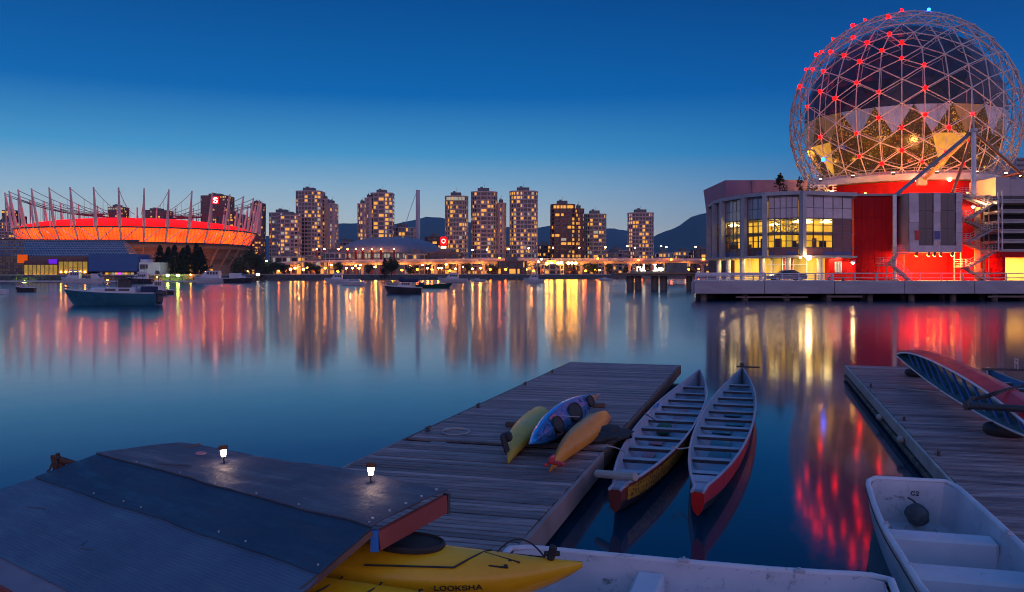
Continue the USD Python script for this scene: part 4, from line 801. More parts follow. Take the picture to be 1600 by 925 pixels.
# red wall under the wing, with a small window
b = MB(); b.bbox((XP(1294, 120), 119.6, DZ), (XP(1335.4, 120), 124, zbot-.02)); rh.part('low_wall', b, m_red, world=True)
b = MB(); b.bbox(P(1306, 424, 119.5), P(1314, 410, 119.55)); wn = rh.part('window', b, m_lit_w, world=True); b = MB()
for u, v in (((1305, 425), (1306.3, 409)), ((1313.7, 425), (1315, 409)), ((1305, 425.5), (1315, 424.2)), ((1305, 410), (1315, 408.7)), ((1309.5, 425), (1310.5, 409))): b.bbox(P(*u, 119.35), P(*v, 119.5))
rh.part('frame', b, m_white, world=True, under=wn)
# window box
WY = RY-2.2
def wp(name, a, b, c, d, Y0, Y1, mat):
    q = MB(); q.bbox((XP(a, WY), Y0, ZY(d, WY)), (XP(b, WY), Y1, ZY(c, WY))); return rh.part(name, q, mat, world=True)
wp('window_box', 1421, 1504, 301, 394, WY+.4, RY+4.4, m_fin)
for a, b_ in ((1421, 1436), (1459, 1470), (1494, 1504)):
    for k in range(6):
        if b_-a > 0: wp('grey_panel', a+.15, b_-.15, 301+k*15.5+.1, 301+(k+1)*15.5-.1, WY+.05*((k*5+a) % 3), WY+.42, m_pgrey)
for a, b_ in ((1436, 1459), (1470, 1494)):
    for k, (c, d) in enumerate(((302, 329), (329, 357), (357, 383))):
        wp('dark_pane', a+.5, (a+b_)/2-.15, c+.4, d-.4, WY+.22, WY+.42, m_glass_d); wp('dark_pane', (a+b_)/2+.15, b_-.5, c+.4, d-.4, WY+.22, WY+.42, m_glass_d)
wp('base_panel', 1436, 1459, 383.5, 394, WY+.1, WY+.42, m_pgrey); wp('base_panel', 1470, 1494, 383.5, 394, WY+.1, WY+.42, m_pgrey)
wp('red_panel', 1430, 1436, 360, 375, WY-.06, WY-.01, m_redpost); wp('blue_panel', 1460, 1469, 361, 374, WY-.06, WY-.01, m_pblue)
# spotlights over the recess
for px in (1433, 1452, 1461, 1471, 1489):
    b = MB(); c = P(px, 397.5, WY+.3); b.cyl(c+(0, 0, .3), c+(0, .25, -.12), .16, 8, .24); s = rh.part('spotlight', b, m_steel_d, world=True); b = MB(); b.cyl(c+(0, .24, -.12), c+(0, .27, -.15), .2, 8); rh.part('lens', b, m_lamp_w, world=True, under=s)
def rect(parent, name, c, w, h, rot, inten, col):
    li = UsdLux.RectLight.Define(stage, numbered(parent.path, name)); li.CreateWidthAttr(w); li.CreateHeightAttr(h); li.CreateIntensityAttr(inten); li.CreateColorAttr(Gf.Vec3f(*col)); x_ = UsdGeom.Xformable(li); x_.AddTranslateOp().Set(Gf.Vec3d(*(np.asarray(c, float)-parent.loc))); x_.AddRotateXYZOp().Set(Gf.Vec3f(*rot)); return li
rect(rh, 'recess_light', (XP(1462, RY), WY+.6, ZY(396, WY)), 6.5, .25, (35, 0, 0), 1600, (1, .14, .03))
rect(rh, 'stair_light', (XP(1534, RY), RY-1.4, zr(318)), 3.0, .3, (40, 0, 0), 110, (1, .55, .25))
# wall lamps with shades
for px, py, Y in ((1331.5, 410, 118.6), (1417.5, 361, 121.6), (1519, 323, 123.8), (1546, 361, 123.9)):
    c = P(px, py, Y); b = MB(); b.lathe([(.36, -.02), (.30, .14), (.16, .24), (.02, .27)], c+(0, -.25, 0), 14); s = rh.part('wall_lamp', b, m_white, smooth=40, world=True)
    b = MB(); b.sph(c+(0, -.25, -.05), .2, 1); rh.part('bulb', b, glow('wall_bulb', (1, .62, .24), 110) if px == 1331.5 else '/World/Looks/wall_bulb', world=True, under=s); b = MB(); b.cyl(c+(0, -.2, .15), c+(0, .4, .25), .04, 5); rh.part('bracket', b, m_steel_d, world=True, under=s)
# gallery with louvres at the right edge
lv = Thing('louvre_block', 'dark louvred car park levels at the right edge above a lit yellow opening', 'building', (XP(1590, 120), 120, DZ))
def lp(name, a, b, c, d, Y0, Y1, mat):
    q = MB(); q.bbox((XP(a, 120), Y0, ZY(d, 120)), (XP(b, 120), Y1, ZY(c, 120))); return lv.part(name, q, mat, world=True)
lp('back_wall', 1561, 1680, 302, 438, 124, 132, m_steel_d)
for k in range(6):
    y = 304+k*15.6; lp('slab', 1560.5, 1680, y+9.2, y+13.5, 119.6, 124, m_conc); q = MB(); q.beam((XP(1562, 120), 119.5, ZY(y+8, 120)), (XP(1680, 120), 119.5, ZY(y+8, 120)), .06, .08); lv.part('rail', q, m_steel, world=True)
    q = MB(); q.beam((XP(1562, 120), 119.8, ZY(y+9, 120)), (XP(1573, 120), 121.8, ZY(y+2, 120)), .1, .12); lv.part('brace', q, m_steel, world=True)
for px in (1560, 1566): q = MB(); q.cyl((XP(px, 119.4), 119.4, ZY(392, 119.4)), (XP(px, 119.4), 119.4, ZY(299, 119.4)), .1, 6); lv.part('post', q, m_steel, world=True)
lp('beam', 1558, 1680, 390.5, 393.5, 119.2, 124, m_conc); lp('red_band', 1558, 1680, 393.6, 402, 119.3, 124, m_red)
lp('jamb', 1563, 1567.5, 402, 438, 119.5, 123.9, m_red)
q = MB(); q.quad((XP(1568, 123.8), 123.8, DZ), (XP(1680, 123.8), 123.8, DZ), (XP(1680, 123.8), 123.8, ZY(402, 123.8)), (XP(1568, 123.8), 123.8, ZY(402, 123.8))); lv.part('opening_wall', q, mottled('yellow_wall', (.5, .36, .10), (.6, .44, .14), .5, .7), world=True)
rect(lv, 'opening_light', (XP(1600, 121), 121.0, ZY(403.5, 121)), 5, .3, (20, 0, 0), 150, (1, .66, .22))
# grey pole, white mast and props
st = Thing('steel_pole', 'thick grey pole at the left of the window box with a long slanting strut', 'pole', (XP(1398, 120.6), 120.6, DZ))
b = MB(); b.cyl((XP(1398, 120.6), 120.6, DZ), (XP(1398, 120.6), 120.6, ZY(304, 120.6)), .27, 14); st.part('shaft', b, m_white, smooth=40, world=True)
b = MB(); b.cyl((XP(1398, 120.6), 120.6, ZY(306, 120.6)), P(1520, 205, 126), .25, 12); st.part('strut', b, mottled('strut_grey', (.16, .16, .20), (.22, .22, .26), 1, .5), smooth=40, world=True)
b = MB(); b.cbox((XP(1398, 120.6), 120.6, DZ+.1), (.9, .9, .2), .04); st.part('foot', b, m_conc, world=True)
wm = Thing('support_mast', 'tall pale mast with thin tip and four props before the dome', 'mast', (XP(1521.5, 125), 125, DZ))
b = MB(); b.tube([(XP(1521.5, 125), 125, DZ), (XP(1521.5, 125), 125, ZY(203, 125))], [.38, .32], 16); wm.part('shaft', b, m_white, smooth=40, world=True)
b = MB(); b.tube([(XP(1521.5, 125), 125, ZY(203.5, 125)), (XP(1519, 125), 125, ZY(130, 125))], [.13, .05], 8); wm.part('tip', b, m_steel, world=True)
b = MB(); b.cyl((XP(1521.5, 125), 125, ZY(206, 125)), (XP(1521.5, 125), 125, ZY(201, 125)), .5, 14); wm.part('collar', b, m_steel, world=True)
m_oprop = mottled('orange_prop', (.40, .19, .10), (.48, .24, .13), 1, .5)
for a, y, Y, mt, r_ in ((1442, 282, 146, m_oprop, .30), (1600, 275, 132, m_oprop, .24), (1487, 305, 128, m_oprop, .22), (1640, 258, 134, m_oprop, .3)):
    b = MB(); s0 = P(1521.5, 206, 125) if a != 1640 else P(1540, 285, 145); b.cyl(s0, P(a, y, Y), r_, 10); wm.part('prop', b, mt, smooth=40, world=True)
b = MB(); c = P(1440, 283, 145.5); b.cbox(c, (1.6, 1.0, 1.5), .15); wm.part('gusset', b, m_conc, world=True)

# stairs
def stair_flight(t, p0, p1, w, mat):
    """p0 to p1 along the wall (x), w deep (y): stringers, treads and a railing on the near side"""
    p0, p1 = np.asarray(p0, float), np.asarray(p1, float); n = max(3, int(abs(p1[2]-p0[2])/.2)); b = MB(); r = MB()
    for y in (0, w): b.beam(p0+(0, y, -.12), p1+(0, y, -.12), .08, .3)
    for k in range(n): c = p0+(p1-p0)*(k+.5)/n; b.box(c+(0, w/2, 0), (abs(p1[0]-p0[0])/n*.95, w-.08, .05))
    t.part('flight', b, mat, world=True)
    for z in (1.0, .65, .32): r.tube([p0+(0, 0, z), p1+(0, 0, z)], .03, 5)
    for k in range(5): c = p0+(p1-p0)*k/4; r.tube([c, c+(0, 0, 1.0)], .03, 5)
    t.part('handrail', r, m_srail, world=True)
def landing(t, xa, xb, y0, y1, z, mat):
    b = MB(); b.bbox((xa, y0, z-.15), (xb, y1, z)); t.part('landing', b, mat, world=True); r = MB()
    for h in (1.0, .7, .42, .18): r.tube([(xa, y0, z+h), (xb, y0, z+h)], .03, 5); r.tube([(xa, y0, z+h), (xa, y1, z+h)], .03, 5)
    n = max(2, int((xb-xa)/.5))
    for k in range(n+1): r.tube([(xa+(xb-xa)*k/n, y0, z), (xa+(xb-xa)*k/n, y0, z+1.0)], .025, 4)
    t.part('landing_rail', r, m_srail, world=True)
m_srail = mottled('stair_rail', (.5, .42, .38), (.58, .5, .45), 2, .45)
m_stair = mottled('stair_steel', (.26, .22, .22), (.34, .3, .3), 1, .6)
sA = Thing('fire_stair', 'short grey fire stair beside the thick pole on the red wall', 'stair', (XP(1395, 120.8), 120.8, DZ))
Y0 = 119.6; zz = lambda y: ZY(y, Y0); xx = lambda p: XP(p, Y0)
landing(sA, xx(1400), xx(1420), Y0, Y0+1.4, zz(395), m_stair); stair_flight(sA, (xx(1392), Y0-.1, zz(414)), (xx(1403), Y0-.1, zz(396)), 1.2, m_stair)
landing(sA, xx(1375), xx(1392), Y0, Y0+1.4, zz(414), m_stair); stair_flight(sA, (xx(1418), Y0-1.3, DZ), (xx(1392), Y0-1.3, zz(415)), 1.1, m_stair)
b = MB()
for px in (1377, 1391, 1418): b = MB(); b.cyl((xx(px), Y0+1.2, DZ), (xx(px), Y0+1.2, zz(396 if px == 1418 else 415)), .08, 6); sA.part('post', b, m_stair, world=True)
sB = Thing('fire_stair', 'tall switchback fire stair around the pale mast on the red hall', 'stair', (XP(1530, 121), 121, DZ))
Y0 = 120.2; zz = lambda y: ZY(y, Y0); xx = lambda p: XP(p, Y0)
lev = [437, 416, 394, 376, 358, 340, 318, 304]
for k in range(7):
    lft = k % 2 == 0; a0, a1 = (1551, 1516) if lft else (1516, 1551)
    stair_flight(sB, (xx(a0), Y0+(1.3 if lft else 0), zz(lev[k])), (xx(a1), Y0+(1.3 if lft else 0), zz(lev[k+1])), 1.1, m_stair)
    if lft: landing(sB, xx(1504), xx(1516), Y0, Y0+2.5, zz(lev[k+1]), m_stair)
    else: landing(sB, xx(1551), xx(1561), Y0, Y0+2.5, zz(lev[k+1]), m_stair)
b = MB()
for px in (1505, 1515, 1552, 1560): b = MB(); b.cyl((xx(px), Y0+2.4, DZ), (xx(px), Y0+2.4, zz(304)), .09, 6); sB.part('post', b, m_stair, world=True)
b = MB(); b.bbox((xx(1536), Y0+2.0, DZ), (xx(1544), Y0+2.35, zz(322))); sB.part('lit_column', b, mottled('amber_column', (.5, .32, .12), (.6, .4, .16), 1, .6), world=True)

# ------------------------------------------------------------------ dome
DX, DY, DCZ, DR = XP(1409, 165), 165.0, ZY(191, 165), 20.6
dm = Thing('geodesic_dome', 'huge geodesic dome of pale struts with red lights over a faceted glass sphere', 'dome', (DX, DY, DCZ-14))
DC = np.array([DX, DY, DCZ])
phi = (1+5**.5)/2
iv = np.array([(0, s1, s2*phi) for s1 in (-1, 1) for s2 in (-1, 1)]+[(s1, s2*phi, 0) for s1 in (-1, 1) for s2 in (-1, 1)]+[(s2*phi, 0, s1) for s1 in (-1, 1) for s2 in (-1, 1)], float)
ih = trimesh.convex.convex_hull(iv); IV, IF_ = np.array(ih.vertices), np.array(ih.faces)
FQ = 6; nodes, key, edges = [], {}, set()
def nid(p):
    k = tuple(np.round(p, 6))
    if k not in key: key[k] = len(nodes); nodes.append(nv(p))
    return key[k]
for f in IF_:
    A, B, C = IV[f]; g = {}
    for i in range(FQ+1):
        for j in range(FQ+1-i): g[i, j] = nid(A+(B-A)*i/FQ+(C-A)*j/FQ)
    for i in range(FQ):
        for j in range(FQ-i):
            for e in ((g[i, j], g[i+1, j]), (g[i, j], g[i, j+1]), (g[i+1, j], g[i, j+1])): edges.add(tuple(sorted(e)))
nodes = np.array(nodes)
# one axis of symmetry points at the viewer so that struts stand upright in the middle
az = math.atan2(-DX, DY); nodes = nodes @ rz(-PI/2+math.radians(24)*0+az*1.0).T
NP = DC+nodes*DR; zcut = DCZ-13.0
m_strut = mottled('strut_paint', (.62, .50, .46), (.70, .58, .53), 1, .45)
near, rest = [], MB()
for a, b_ in sorted(edges):
    if NP[a][2] < zcut and NP[b_][2] < zcut: continue
    A, B = NP[a].copy(), NP[b_].copy()
    if A[2] < zcut: A = B+(A-B)*(B[2]-zcut)/(B[2]-A[2])
    if B[2] < zcut: B = A+(B-A)*(A[2]-zcut)/(A[2]-B[2])
    mid = (A+B)/2; near.append((np.linalg.norm(mid-(0, 0, CZ)), A, B))
near.sort(key=lambda q_: q_[0])
for i, (_, A, B) in enumerate(near):
    if i < 290: q = MB(); q.tube([A, B], .105, 5); dm.part('strut', q, m_strut, world=True)
    else: rest.tube([A, B], .105, 5)
dm.part('rear_struts', rest, m_strut, world=True, kind='stuff')
# thin inner layer of the space frame
inn = MB(); NI = DC+nodes*(DR-1.3)
for a, b_ in sorted(edges):
    if NI[a][2] > zcut and NI[b_][2] > zcut and (a*7+b_) % 2: inn.tube([NI[a], NI[b_]], .05, 4)
for i in range(len(nodes)):
    if NP[i][2] > zcut: inn.tube([NP[i], NI[i]], .05, 4)
dm.part('inner_lattice', inn, m_strut, world=True, kind='stuff')
# hubs and the lights on them
hub = MB()
for i in range(len(nodes)):
    if NP[i][2] > zcut: hub.sph(NP[i], .23, 1)
dm.part('hubs', hub, m_strut, world=True, kind='stuff')
LEDS = [(588,50),(677,62),(499,80),(411,83),(499,118),(327,129),(254,152),(331,163),(409,165),(184,216),(261,222),(187,246),(131,268),(413,238),(601,218),(508,267),(261,289),(333,303),(145,328),(187,354),(92,381),(711,355),(331,391),(617,405),(424,422),(178,441),(246,463),(121,499),(432,530),(626,516),(824,528),(532,568),(728,577),(345,604),(194,635),(540,669),(727,686),(362,706),(457,737),(631,726),(891,702),(798,752),(631,826),(790,827),(218,737)]
scr = np.c_[CX+NP[:, 0]/NP[:, 1]*F, HY-(NP[:, 2]-CZ)/NP[:, 1]*F]; front = ((NP-DC) @ nv(DC-(0, 0, CZ))) < 2.0; used = set()
for i, (a, b_) in enumerate(LEDS):
    p = np.array([1220+a/2.984, b_/2.984]); d = np.hypot(*(scr-p).T)+np.where(front & (NP[:, 2] > zcut), 0, 1e4)
    for u in used: d[u] = 1e5
    k = int(np.argmin(d)); used.add(k)
    b = MB(); b.sph(NP[k]+nodes[k]*.30, (.26, .31, .36)[(i*7) % 3], 2); dm.part('hub_light', b, m_blue_led if i in (1, 44) else m_red_led, world=True)
# faceted sphere inside
RS = DR*.875; NF = 18
m_navy = mottled('navy_glass', (.018, .016, .035), (.03, .028, .055), .15, .3, island=.5, spec=.6)
m_silver = mottled('silver_panel', (.46, .44, .46), (.60, .57, .58), .5, .3, metallic=.75, stretch=(2, 2, .4), island=.12)
m_goldlit = mottled('goldlit_silver', (.52, .33, .10), (.70, .46, .17), .5, .35, metallic=.3, stretch=(2, 2, .4))  # silver panels with golden light painted into the colour
def glint_mat(name, thr, st, c=(1, .37, .03)):  # golden reflections painted into dark glass as a glowing noise pattern
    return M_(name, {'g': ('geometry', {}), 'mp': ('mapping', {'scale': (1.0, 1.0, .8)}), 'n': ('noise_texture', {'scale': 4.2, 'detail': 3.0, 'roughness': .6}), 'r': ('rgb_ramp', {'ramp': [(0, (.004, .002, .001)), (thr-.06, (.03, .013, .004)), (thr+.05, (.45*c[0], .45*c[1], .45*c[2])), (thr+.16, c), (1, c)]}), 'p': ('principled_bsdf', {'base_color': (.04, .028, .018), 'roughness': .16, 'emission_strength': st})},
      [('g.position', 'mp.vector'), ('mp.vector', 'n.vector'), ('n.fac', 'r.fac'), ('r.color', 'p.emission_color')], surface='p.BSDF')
m_glint, m_glint_d, m_gold_glow = glint_mat('glint_glass', .585, .9), glint_mat('dark_glint_glass', .63, .8), room('gold_glow_panel', (.42, .17, .015), (.95, .42, .04), .62, .5)  # glints and the smooth gold glow are emission put into the panels
els = [(-37.5, 0), (-15.5, .5), (.5, 0), (16, .5), (32, 0), (48, .5), (64, 0), (78, .5)]
a00 = math.atan2(-DY, -DX)+math.radians(6)
def spt(el, k, off): q = math.radians(el); a = a00+(k+off)*2*PI/NF; return DC+RS*np.array([math.cos(q)*math.cos(a), math.cos(q)*math.sin(a), math.sin(q)])
def panel(tri, mat, name):
    c = np.mean(tri, 0); n = nv(np.cross(tri[1]-tri[0], tri[2]-tri[0])); n = n if n @ (c-DC) > 0 else -n
    t_ = np.array([c+(p-c)*.985 for p in tri]); q = MB(); q.loft([t_-n*.18, t_]); dm.part(name, q, mat, world=True)
gp = np.random.default_rng(12)
for bnd in range(len(els)-1):
    (e0, o0), (e1, o1) = els[bnd], els[bnd+1]
    for k in range(NF):
        up = [spt(e0, k, o0), spt(e0, k+1, o0), spt(e1, k+(0 if o0 == 0 else 1), o1)]
        dn = [spt(e1, k, o1), spt(e1, k+1, o1), spt(e0, k+(1 if o0 == 0 else 0), o0)]
        ang = (k*2*PI/NF+PI) % (2*PI)-PI
        if bnd == 0: mu, md_ = (m_glint_d if k % 5 else m_glint), (m_gold_glow if k in (0, 4, 9, 14) else m_glint_d)
        elif bnd == 1: mu, md_ = (m_glint if k % 4 in (0, 3) else m_glint_d), (m_goldlit if k in (14, 15, 1) else m_silver)
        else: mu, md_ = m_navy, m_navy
        if bnd == 1 and k in (3, 5, 11): mu = m_gold_glow
        if bnd == 0 and k == 0: md_ = m_gold_glow
        panel(up, mu, 'glass_panel' if mu is not m_silver else 'silver_panel'); panel(dn, md_, 'silver_panel' if md_ in (m_silver, m_goldlit) else 'glass_panel')
q = MB(); q.loft([np.array([spt(78, k, .5) for k in range(NF)]), np.array([DC+(0, 0, RS)+rg.normal(0, .02, 3) for k in range(NF)])], caps=False); dm.part('top_cap', q, m_navy, world=True)
q = MB(); q.tm(trimesh.creation.icosphere(3, RS-.6), None, DC); dm.part('inner_shell', q, m_black, world=True)
zb0 = DCZ-13.0
q = MB(); q.lathe([(RS*.79, zb0+2.0), (16.2, zb0+1.9), (17.6, zb0+1.2), (17.8, zb0+.1), (15, zb0)], (DX, DY, 0), 60); dm.part('base_ring', q, m_conc_l, smooth=30, world=True)
q = MB()
for k in range(60): a = k/60*2*PI; q.tube([(DX+17.5*math.cos(a), DY+17.5*math.sin(a), zb0+1.2), (DX+17.5*math.cos(a), DY+17.5*math.sin(a), zb0+2.2)], .05, 4)
for z in (1.7, 2.2): q.tube([(DX+17.5*math.cos(k/60*2*PI), DY+17.5*math.sin(k/60*2*PI), zb0+z) for k in range(61)], .05, 4, False)
dm.part('terrace_rail', q, m_steel, world=True)
q = MB(); q.lathe([(16.5, DZ), (16.5, zb0-.05), (12, zb0-.02)], (DX, DY, 0), 72); dm.part('drum', q, m_red, smooth=30, world=True)
for k in range(14):
    a = a00+(k-6.5)*.34; c = DC+np.array([20.0*math.cos(a), 20.0*math.sin(a), -12.2]); q = MB(); q.cyl(c, c+(0, 0, .35), .3, 8); s = dm.part('uplight', q, m_steel_d, world=True); q = MB(); q.cyl(c+(0, 0, .34), c+(0, 0, .42), .26, 8); dm.part('lens', q, glow('uplight_lens', (1, .42, .08), 70) if k == 0 else '/World/Looks/uplight_lens', world=True, under=s)
for k, px in enumerate((1431, 1484)):
    c = P(px, 281, 147.2); q = MB(); q.cbox(c, (.5, .5, .4), .06); dm.part('drum_lamp', q, glow('drum_lamp', (1, .12, .05), 160) if k == 0 else '/World/Looks/drum_lamp', world=True)
fl_ = None
for k, (px, py, Y, inten) in enumerate(((1300, 303, 143, 2200), (1352, 302, 139, 2400), (1405, 302, 137.5, 2600), (1462, 302, 137.5, 2600), (1512, 302, 139, 2400))):  # unseen lights added to gild the struts on the near side
    t_ = Thing('roof_floodlight', ('added floodlight on the roof that warms the dome frame'), 'floodlight', P(px, py, Y), 0, 'added floodlights on the roof before the dome'); q = MB(); q.cbox((0, 0, -.1), (.5, .3, .3), .05); t_.part('housing', q, m_steel_d)
    li = UsdLux.SphereLight.Define(stage, t_.path+'/lamp'); li.CreateRadiusAttr(.14); li.CreateIntensityAttr(inten); li.CreateColorAttr(Gf.Vec3f(1, .38, .07)); UsdGeom.Xformable(li).AddTranslateOp().Set(Gf.Vec3d(0, 0, .3))
sn = Thing('white_lettering', 'white letters standing at the foot of the dome behind the trees', 'sign', (XP(1290, 142), 142, 17))
xpos = 0
for i, ch in enumerate('SCIENCE'):
    px = 1263.5+[0, 6, 12, 15.5, 22, 29, 36][i]; q = MB(); q.tm(meshkit.text_mesh(ch, 1.05, .12), rx(PI/2), P(px, 298.5-.5*i*0, 143)); sn.part('letter', q, m_white, world=True)
# slanted plum hall behind the wing, roof trees and the flat roofs at right
ph = Thing('plum_hall', 'plain plum coloured slanted hall behind the curved wing', 'building', (XP(1190, 150), 150, DZ))
q = MB(); q.loft([np.array([P(1137, 330, 150), P(1262, 330, 150), (XP(1262, 150), 166, ZY(330, 150)), (XP(1137, 150), 166, ZY(330, 150))]), np.array([P(1133, 281.5, 149), P(1262, 281, 149), (XP(1262, 150), 167, ZY(281, 149)), (XP(1133, 150), 167, ZY(281.5, 149))])]); ph.part('upper_wall', q, mottled('plum_cladding', (.16, .11, .22), (.20, .14, .27), .3, .6), world=True)
q = MB(); q.bbox((XP(1136, 151), 151, DZ), (XP(1262, 151), 165, ZY(330.3, 151))); ph.part('lower_wall', q, m_brick_d, world=True)
q = MB(); q.beam(P(1175.5, 330, 149.6), P(1174.5, 282, 148.9), .1, .1); ph.part('joint_cover', q, m_steel_d, world=True)
fr = Thing('grey_roof_block', 'pale grey flat roofed block right of the dome base', 'building', (XP(1580, 140), 140, DZ))
for k, px in enumerate((1556, 1579)):
    q = MB(); q.bbox((XP(px, 138), 138-.04*k, DZ), (XP(px+22.8 if k == 0 else 1680, 138), 146, ZY(277+k*3, 138))); fr.part('wall', q, m_fin, world=True)
fb = Thing('far_block', 'small pale building seen beyond the dome at the right edge', 'building', (XP(1610, 260), 260, DZ))
q = MB(); q.bbox((XP(1588, 260), 260, DZ), (XP(1680, 260), 275, ZY(246, 260))); fb.part('wall', q, m_fin, world=True)
for k in range(4): q = MB(); q.bbox(P(1590, 251+k*8, 259.9), P(1640, 247.5+k*8, 259.6)); fb.part('window_band', q, m_glass_d, world=True)
tree('roof_tree', 'open branched dark pine above the curved wing', 'conifer', (XP(1219, 140), 140, 14.0), 5.4, 1.9, 620, 41, None, .34)
tree('roof_tree', 'thin dark tree left of the dome base', 'conifer', (XP(1250, 141), 141, 14.2), 4.9, 1.0, 420, 42, None, .3)
tree('roof_shrub', 'bushy dark shrub against the dome base by the letters', 'broad', (XP(1272, 144), 144, 14.6), 3.6, 2.0, 620, 43, None, .34)
# ------------------------------------------------------------------ floating docks
PD, PE = np.array([.2794, .9602, 0]), np.array([.9602, -.2794, 0])
AD = math.atan2(PD[1], PD[0]); AE = math.atan2(PE[1], PE[0])
DK = .42
m_plank = mottled('weathered_plank', (.14, .10, .098), (.35, .26, .25), 1.4, .58, .006, 14, stretch=(1, 5, 1), island=.42, rvar=.2)
m_fb_d = mottled('dark_fascia_board', (.10, .055, .04), (.19, .10, .07), 1.6, .7, .006, 9, island=.15)
m_fb_p = mottled('weathered_fascia_board', (.26, .19, .18), (.36, .27, .25), 1.8, .7, .005, 9, island=.15)
m_fb_g = mottled('grey_timber', (.34, .30, .27), (.48, .44, .39), 1.8, .75, .006, 8, island=.12)
m_float = mottled('slimy_float', (.02, .018, .015), (.06, .045, .035), 2, .6, .01, 8)
m_algae = mottled('mussel_crust', (.04, .03, .02), (.22, .18, .13), 5, .8, .02, 20)
rd = np.random.default_rng(77)
def dock(t, O, length, width, fasc, fh, pitch=.147):
    """O: far left corner at deck height; planks run across, numbered from the far end"""
    n = int(length/pitch)
    for k in range(n):
        s = k*pitch+pitch/2; c = O-PD*s+PE*width/2+np.array([0, 0, -.018+rd.normal(0, .0016)]); e0 = rd.normal(0, .006)
        b = MB(); b.cbox(c+PE*e0, (width+rd.normal(0, .008), pitch-.030+rd.normal(0, .0012), .036), .004, rz(AE+rd.normal(0, .0011))); t.part('plank', b, m_plank, world=True)
    for k in range(int(length/3.6)+1):
        s0, s1 = k*3.6, min(length, (k+1)*3.6)-.012
        if s1-s0 < .3: continue
        for side, off in ((0, -.03), (1, width+.03)):
            b = MB(); b.cbox(O-PD*(s0+s1)/2+PE*off+np.array([0, 0, -.045-fh/2+.04]), (s1-s0, .055, fh), .008, rz(AD)); t.part('fascia_board', b, fasc, world=True)
    b = MB(); b.cbox(O+PD*.032+PE*width/2+np.array([0, 0, -.04-fh/2+.03]), (width+.1, .05, fh), .008, rz(AE)); t.part('end_board', b, fasc, world=True)
    for k in range(int(length/2.4)):
        b = MB(); b.cbox(O-PD*(k*2.4+1.2)+PE*width/2+np.array([0, 0, -.42]), (1.9, width-.35, .56), .08, rz(AD)); t.part('float', b, m_float, world=True)
OL = PZ(893, 565.5, DK); OR = PZ(1322.5, 570.5, DK)
dl = Thing('timber_dock', 'long weathered timber dock with three kayaks on it', 'dock', (OL[0], OL[1], 0)); 
dock(dl, OL, 13.2, 3.35, m_fb_d, .26)
dl2 = Thing('timber_dock', 'nearer timber dock section with pale side boards beside the shed roof', 'dock', ((OL-PD*13.3)[0], (OL-PD*13.3)[1], 0))
dock(dl2, OL-PD*13.3, 8.2, 3.35, m_fb_p, .30)
dr = Thing('timber_dock', 'right hand timber dock carrying the red and teal boat on its side', 'dock', (OR[0], OR[1], 0)); dock(dr, OR, 19.5, 3.5, m_fb_g, .22)
# lower rubbing timber with crusted blocks along the right dock
for k in range(5):
    s0, s1 = k*3.6, (k+1)*3.6-.02; b = MB(); b.cbox(OR-PD*(s0+s1)/2-PE*.02+np.array([0, 0, -.33]), (s1-s0, .12, .1), .02, rz(AD)); dr.part('lower_timber', b, m_algae, world=True)
for px, py in ((1374, 652), (1407, 687), (1371, 683), (1398, 722)):
    o_ = np.array([0, 0, CZ]); d_ = np.array([(px-CX)/F, 1, -(py-HY)/F]); c = o_+d_*(PE @ (OR-PE*.12-o_))/(PE @ d_); b = MB(); m = trimesh.creation.icosphere(2, .085); v = m.vertices*(1.1, .8, .8)*(1+.3*(meshkit.noise(m.vertices*30+px)[:, None]-.5)); b.tm(trimesh.Trimesh(v, m.faces), rz(AD), c); dr.part('fender_block', b, m_fb_g, smooth=True, world=True)
# cleats and bits of rope along the edges
m_rope = mottled('pale_rope', (.38, .36, .34), (.52, .5, .47), 6, .85, .002, 60)
m_rope_d = mottled('dark_rope', (.03, .03, .03), (.06, .06, .06), 6, .8)
def cleat(c, ang, label, group):
    t = Thing('cleat', label, 'cleat', c, ang, group); b = MB(); b.tube([(-.13, 0, .075), (-.06, 0, .07), (.06, 0, .07), (.13, 0, .075)], [.012, .02, .02, .012], 6); b.cyl((-.04, 0, 0), (-.04, 0, .07), .014, 6); b.cyl((.04, 0, 0), (.04, 0, .07), .014, 6); b.cbox((0, 0, .005), (.16, .06, .01), .003); t.part('horn', b, m_steel_d); return t
cl = cleat(OL-PD*5.9+PE*.10, AD, 'dark mooring cleat on the left edge of the long dock', 'cleats along the left dock edge')
for s in (9.6, 12.4, 3.0): cl.dup(OL-PD*s+PE*.10, AD)
c2 = cleat(OR-PD*5.2+PE*.10, AD, 'cleat on the pale edge beam of the right dock', 'cleats along the right dock edge')
for s in (10.2, 13.5): c2.dup(OR-PD*s+PE*.12, AD)
def curve(p, n=40):
    p = np.asarray(p, float); t = np.linspace(0, 1, len(p)); from_ = np.linspace(0, 1, n)
    from scipy.interpolate import CubicSpline
    return CubicSpline(t, p)(from_)
def rope(label, pts, r, mat, name='rope'):
    b = MB(); b.tube(curve(pts), r, 6); single(name, b, mat, label, 'rope', smooth=True)
c = PZ(712, 676, DK)
rope('loose loop of pale rope lying on the long dock left of the kayaks', [c+np.array([math.cos(a)*(.22+.03*a/6), math.sin(a)*.3, .012+.002*a]) for a in np.linspace(0, 9, 16)], .012, m_rope)
rope('pale rope trailing over the right dock from under the tilted boat', [PZ(1402, 608, DK+.012), PZ(1430, 609, DK+.012), PZ(1478, 612.5, DK+.012), PZ(1492, 607, DK+.03), PZ(1500, 596, .6)], .011, m_rope)
rope('second thin rope from the tilted boat to the pipe end', [PZ(1467, 606, .62), PZ(1469, 616, DK+.012), PZ(1482, 622, DK+.012), PZ(1497, 626, DK+.02), PZ(1510, 630, .6)], .010, m_rope)
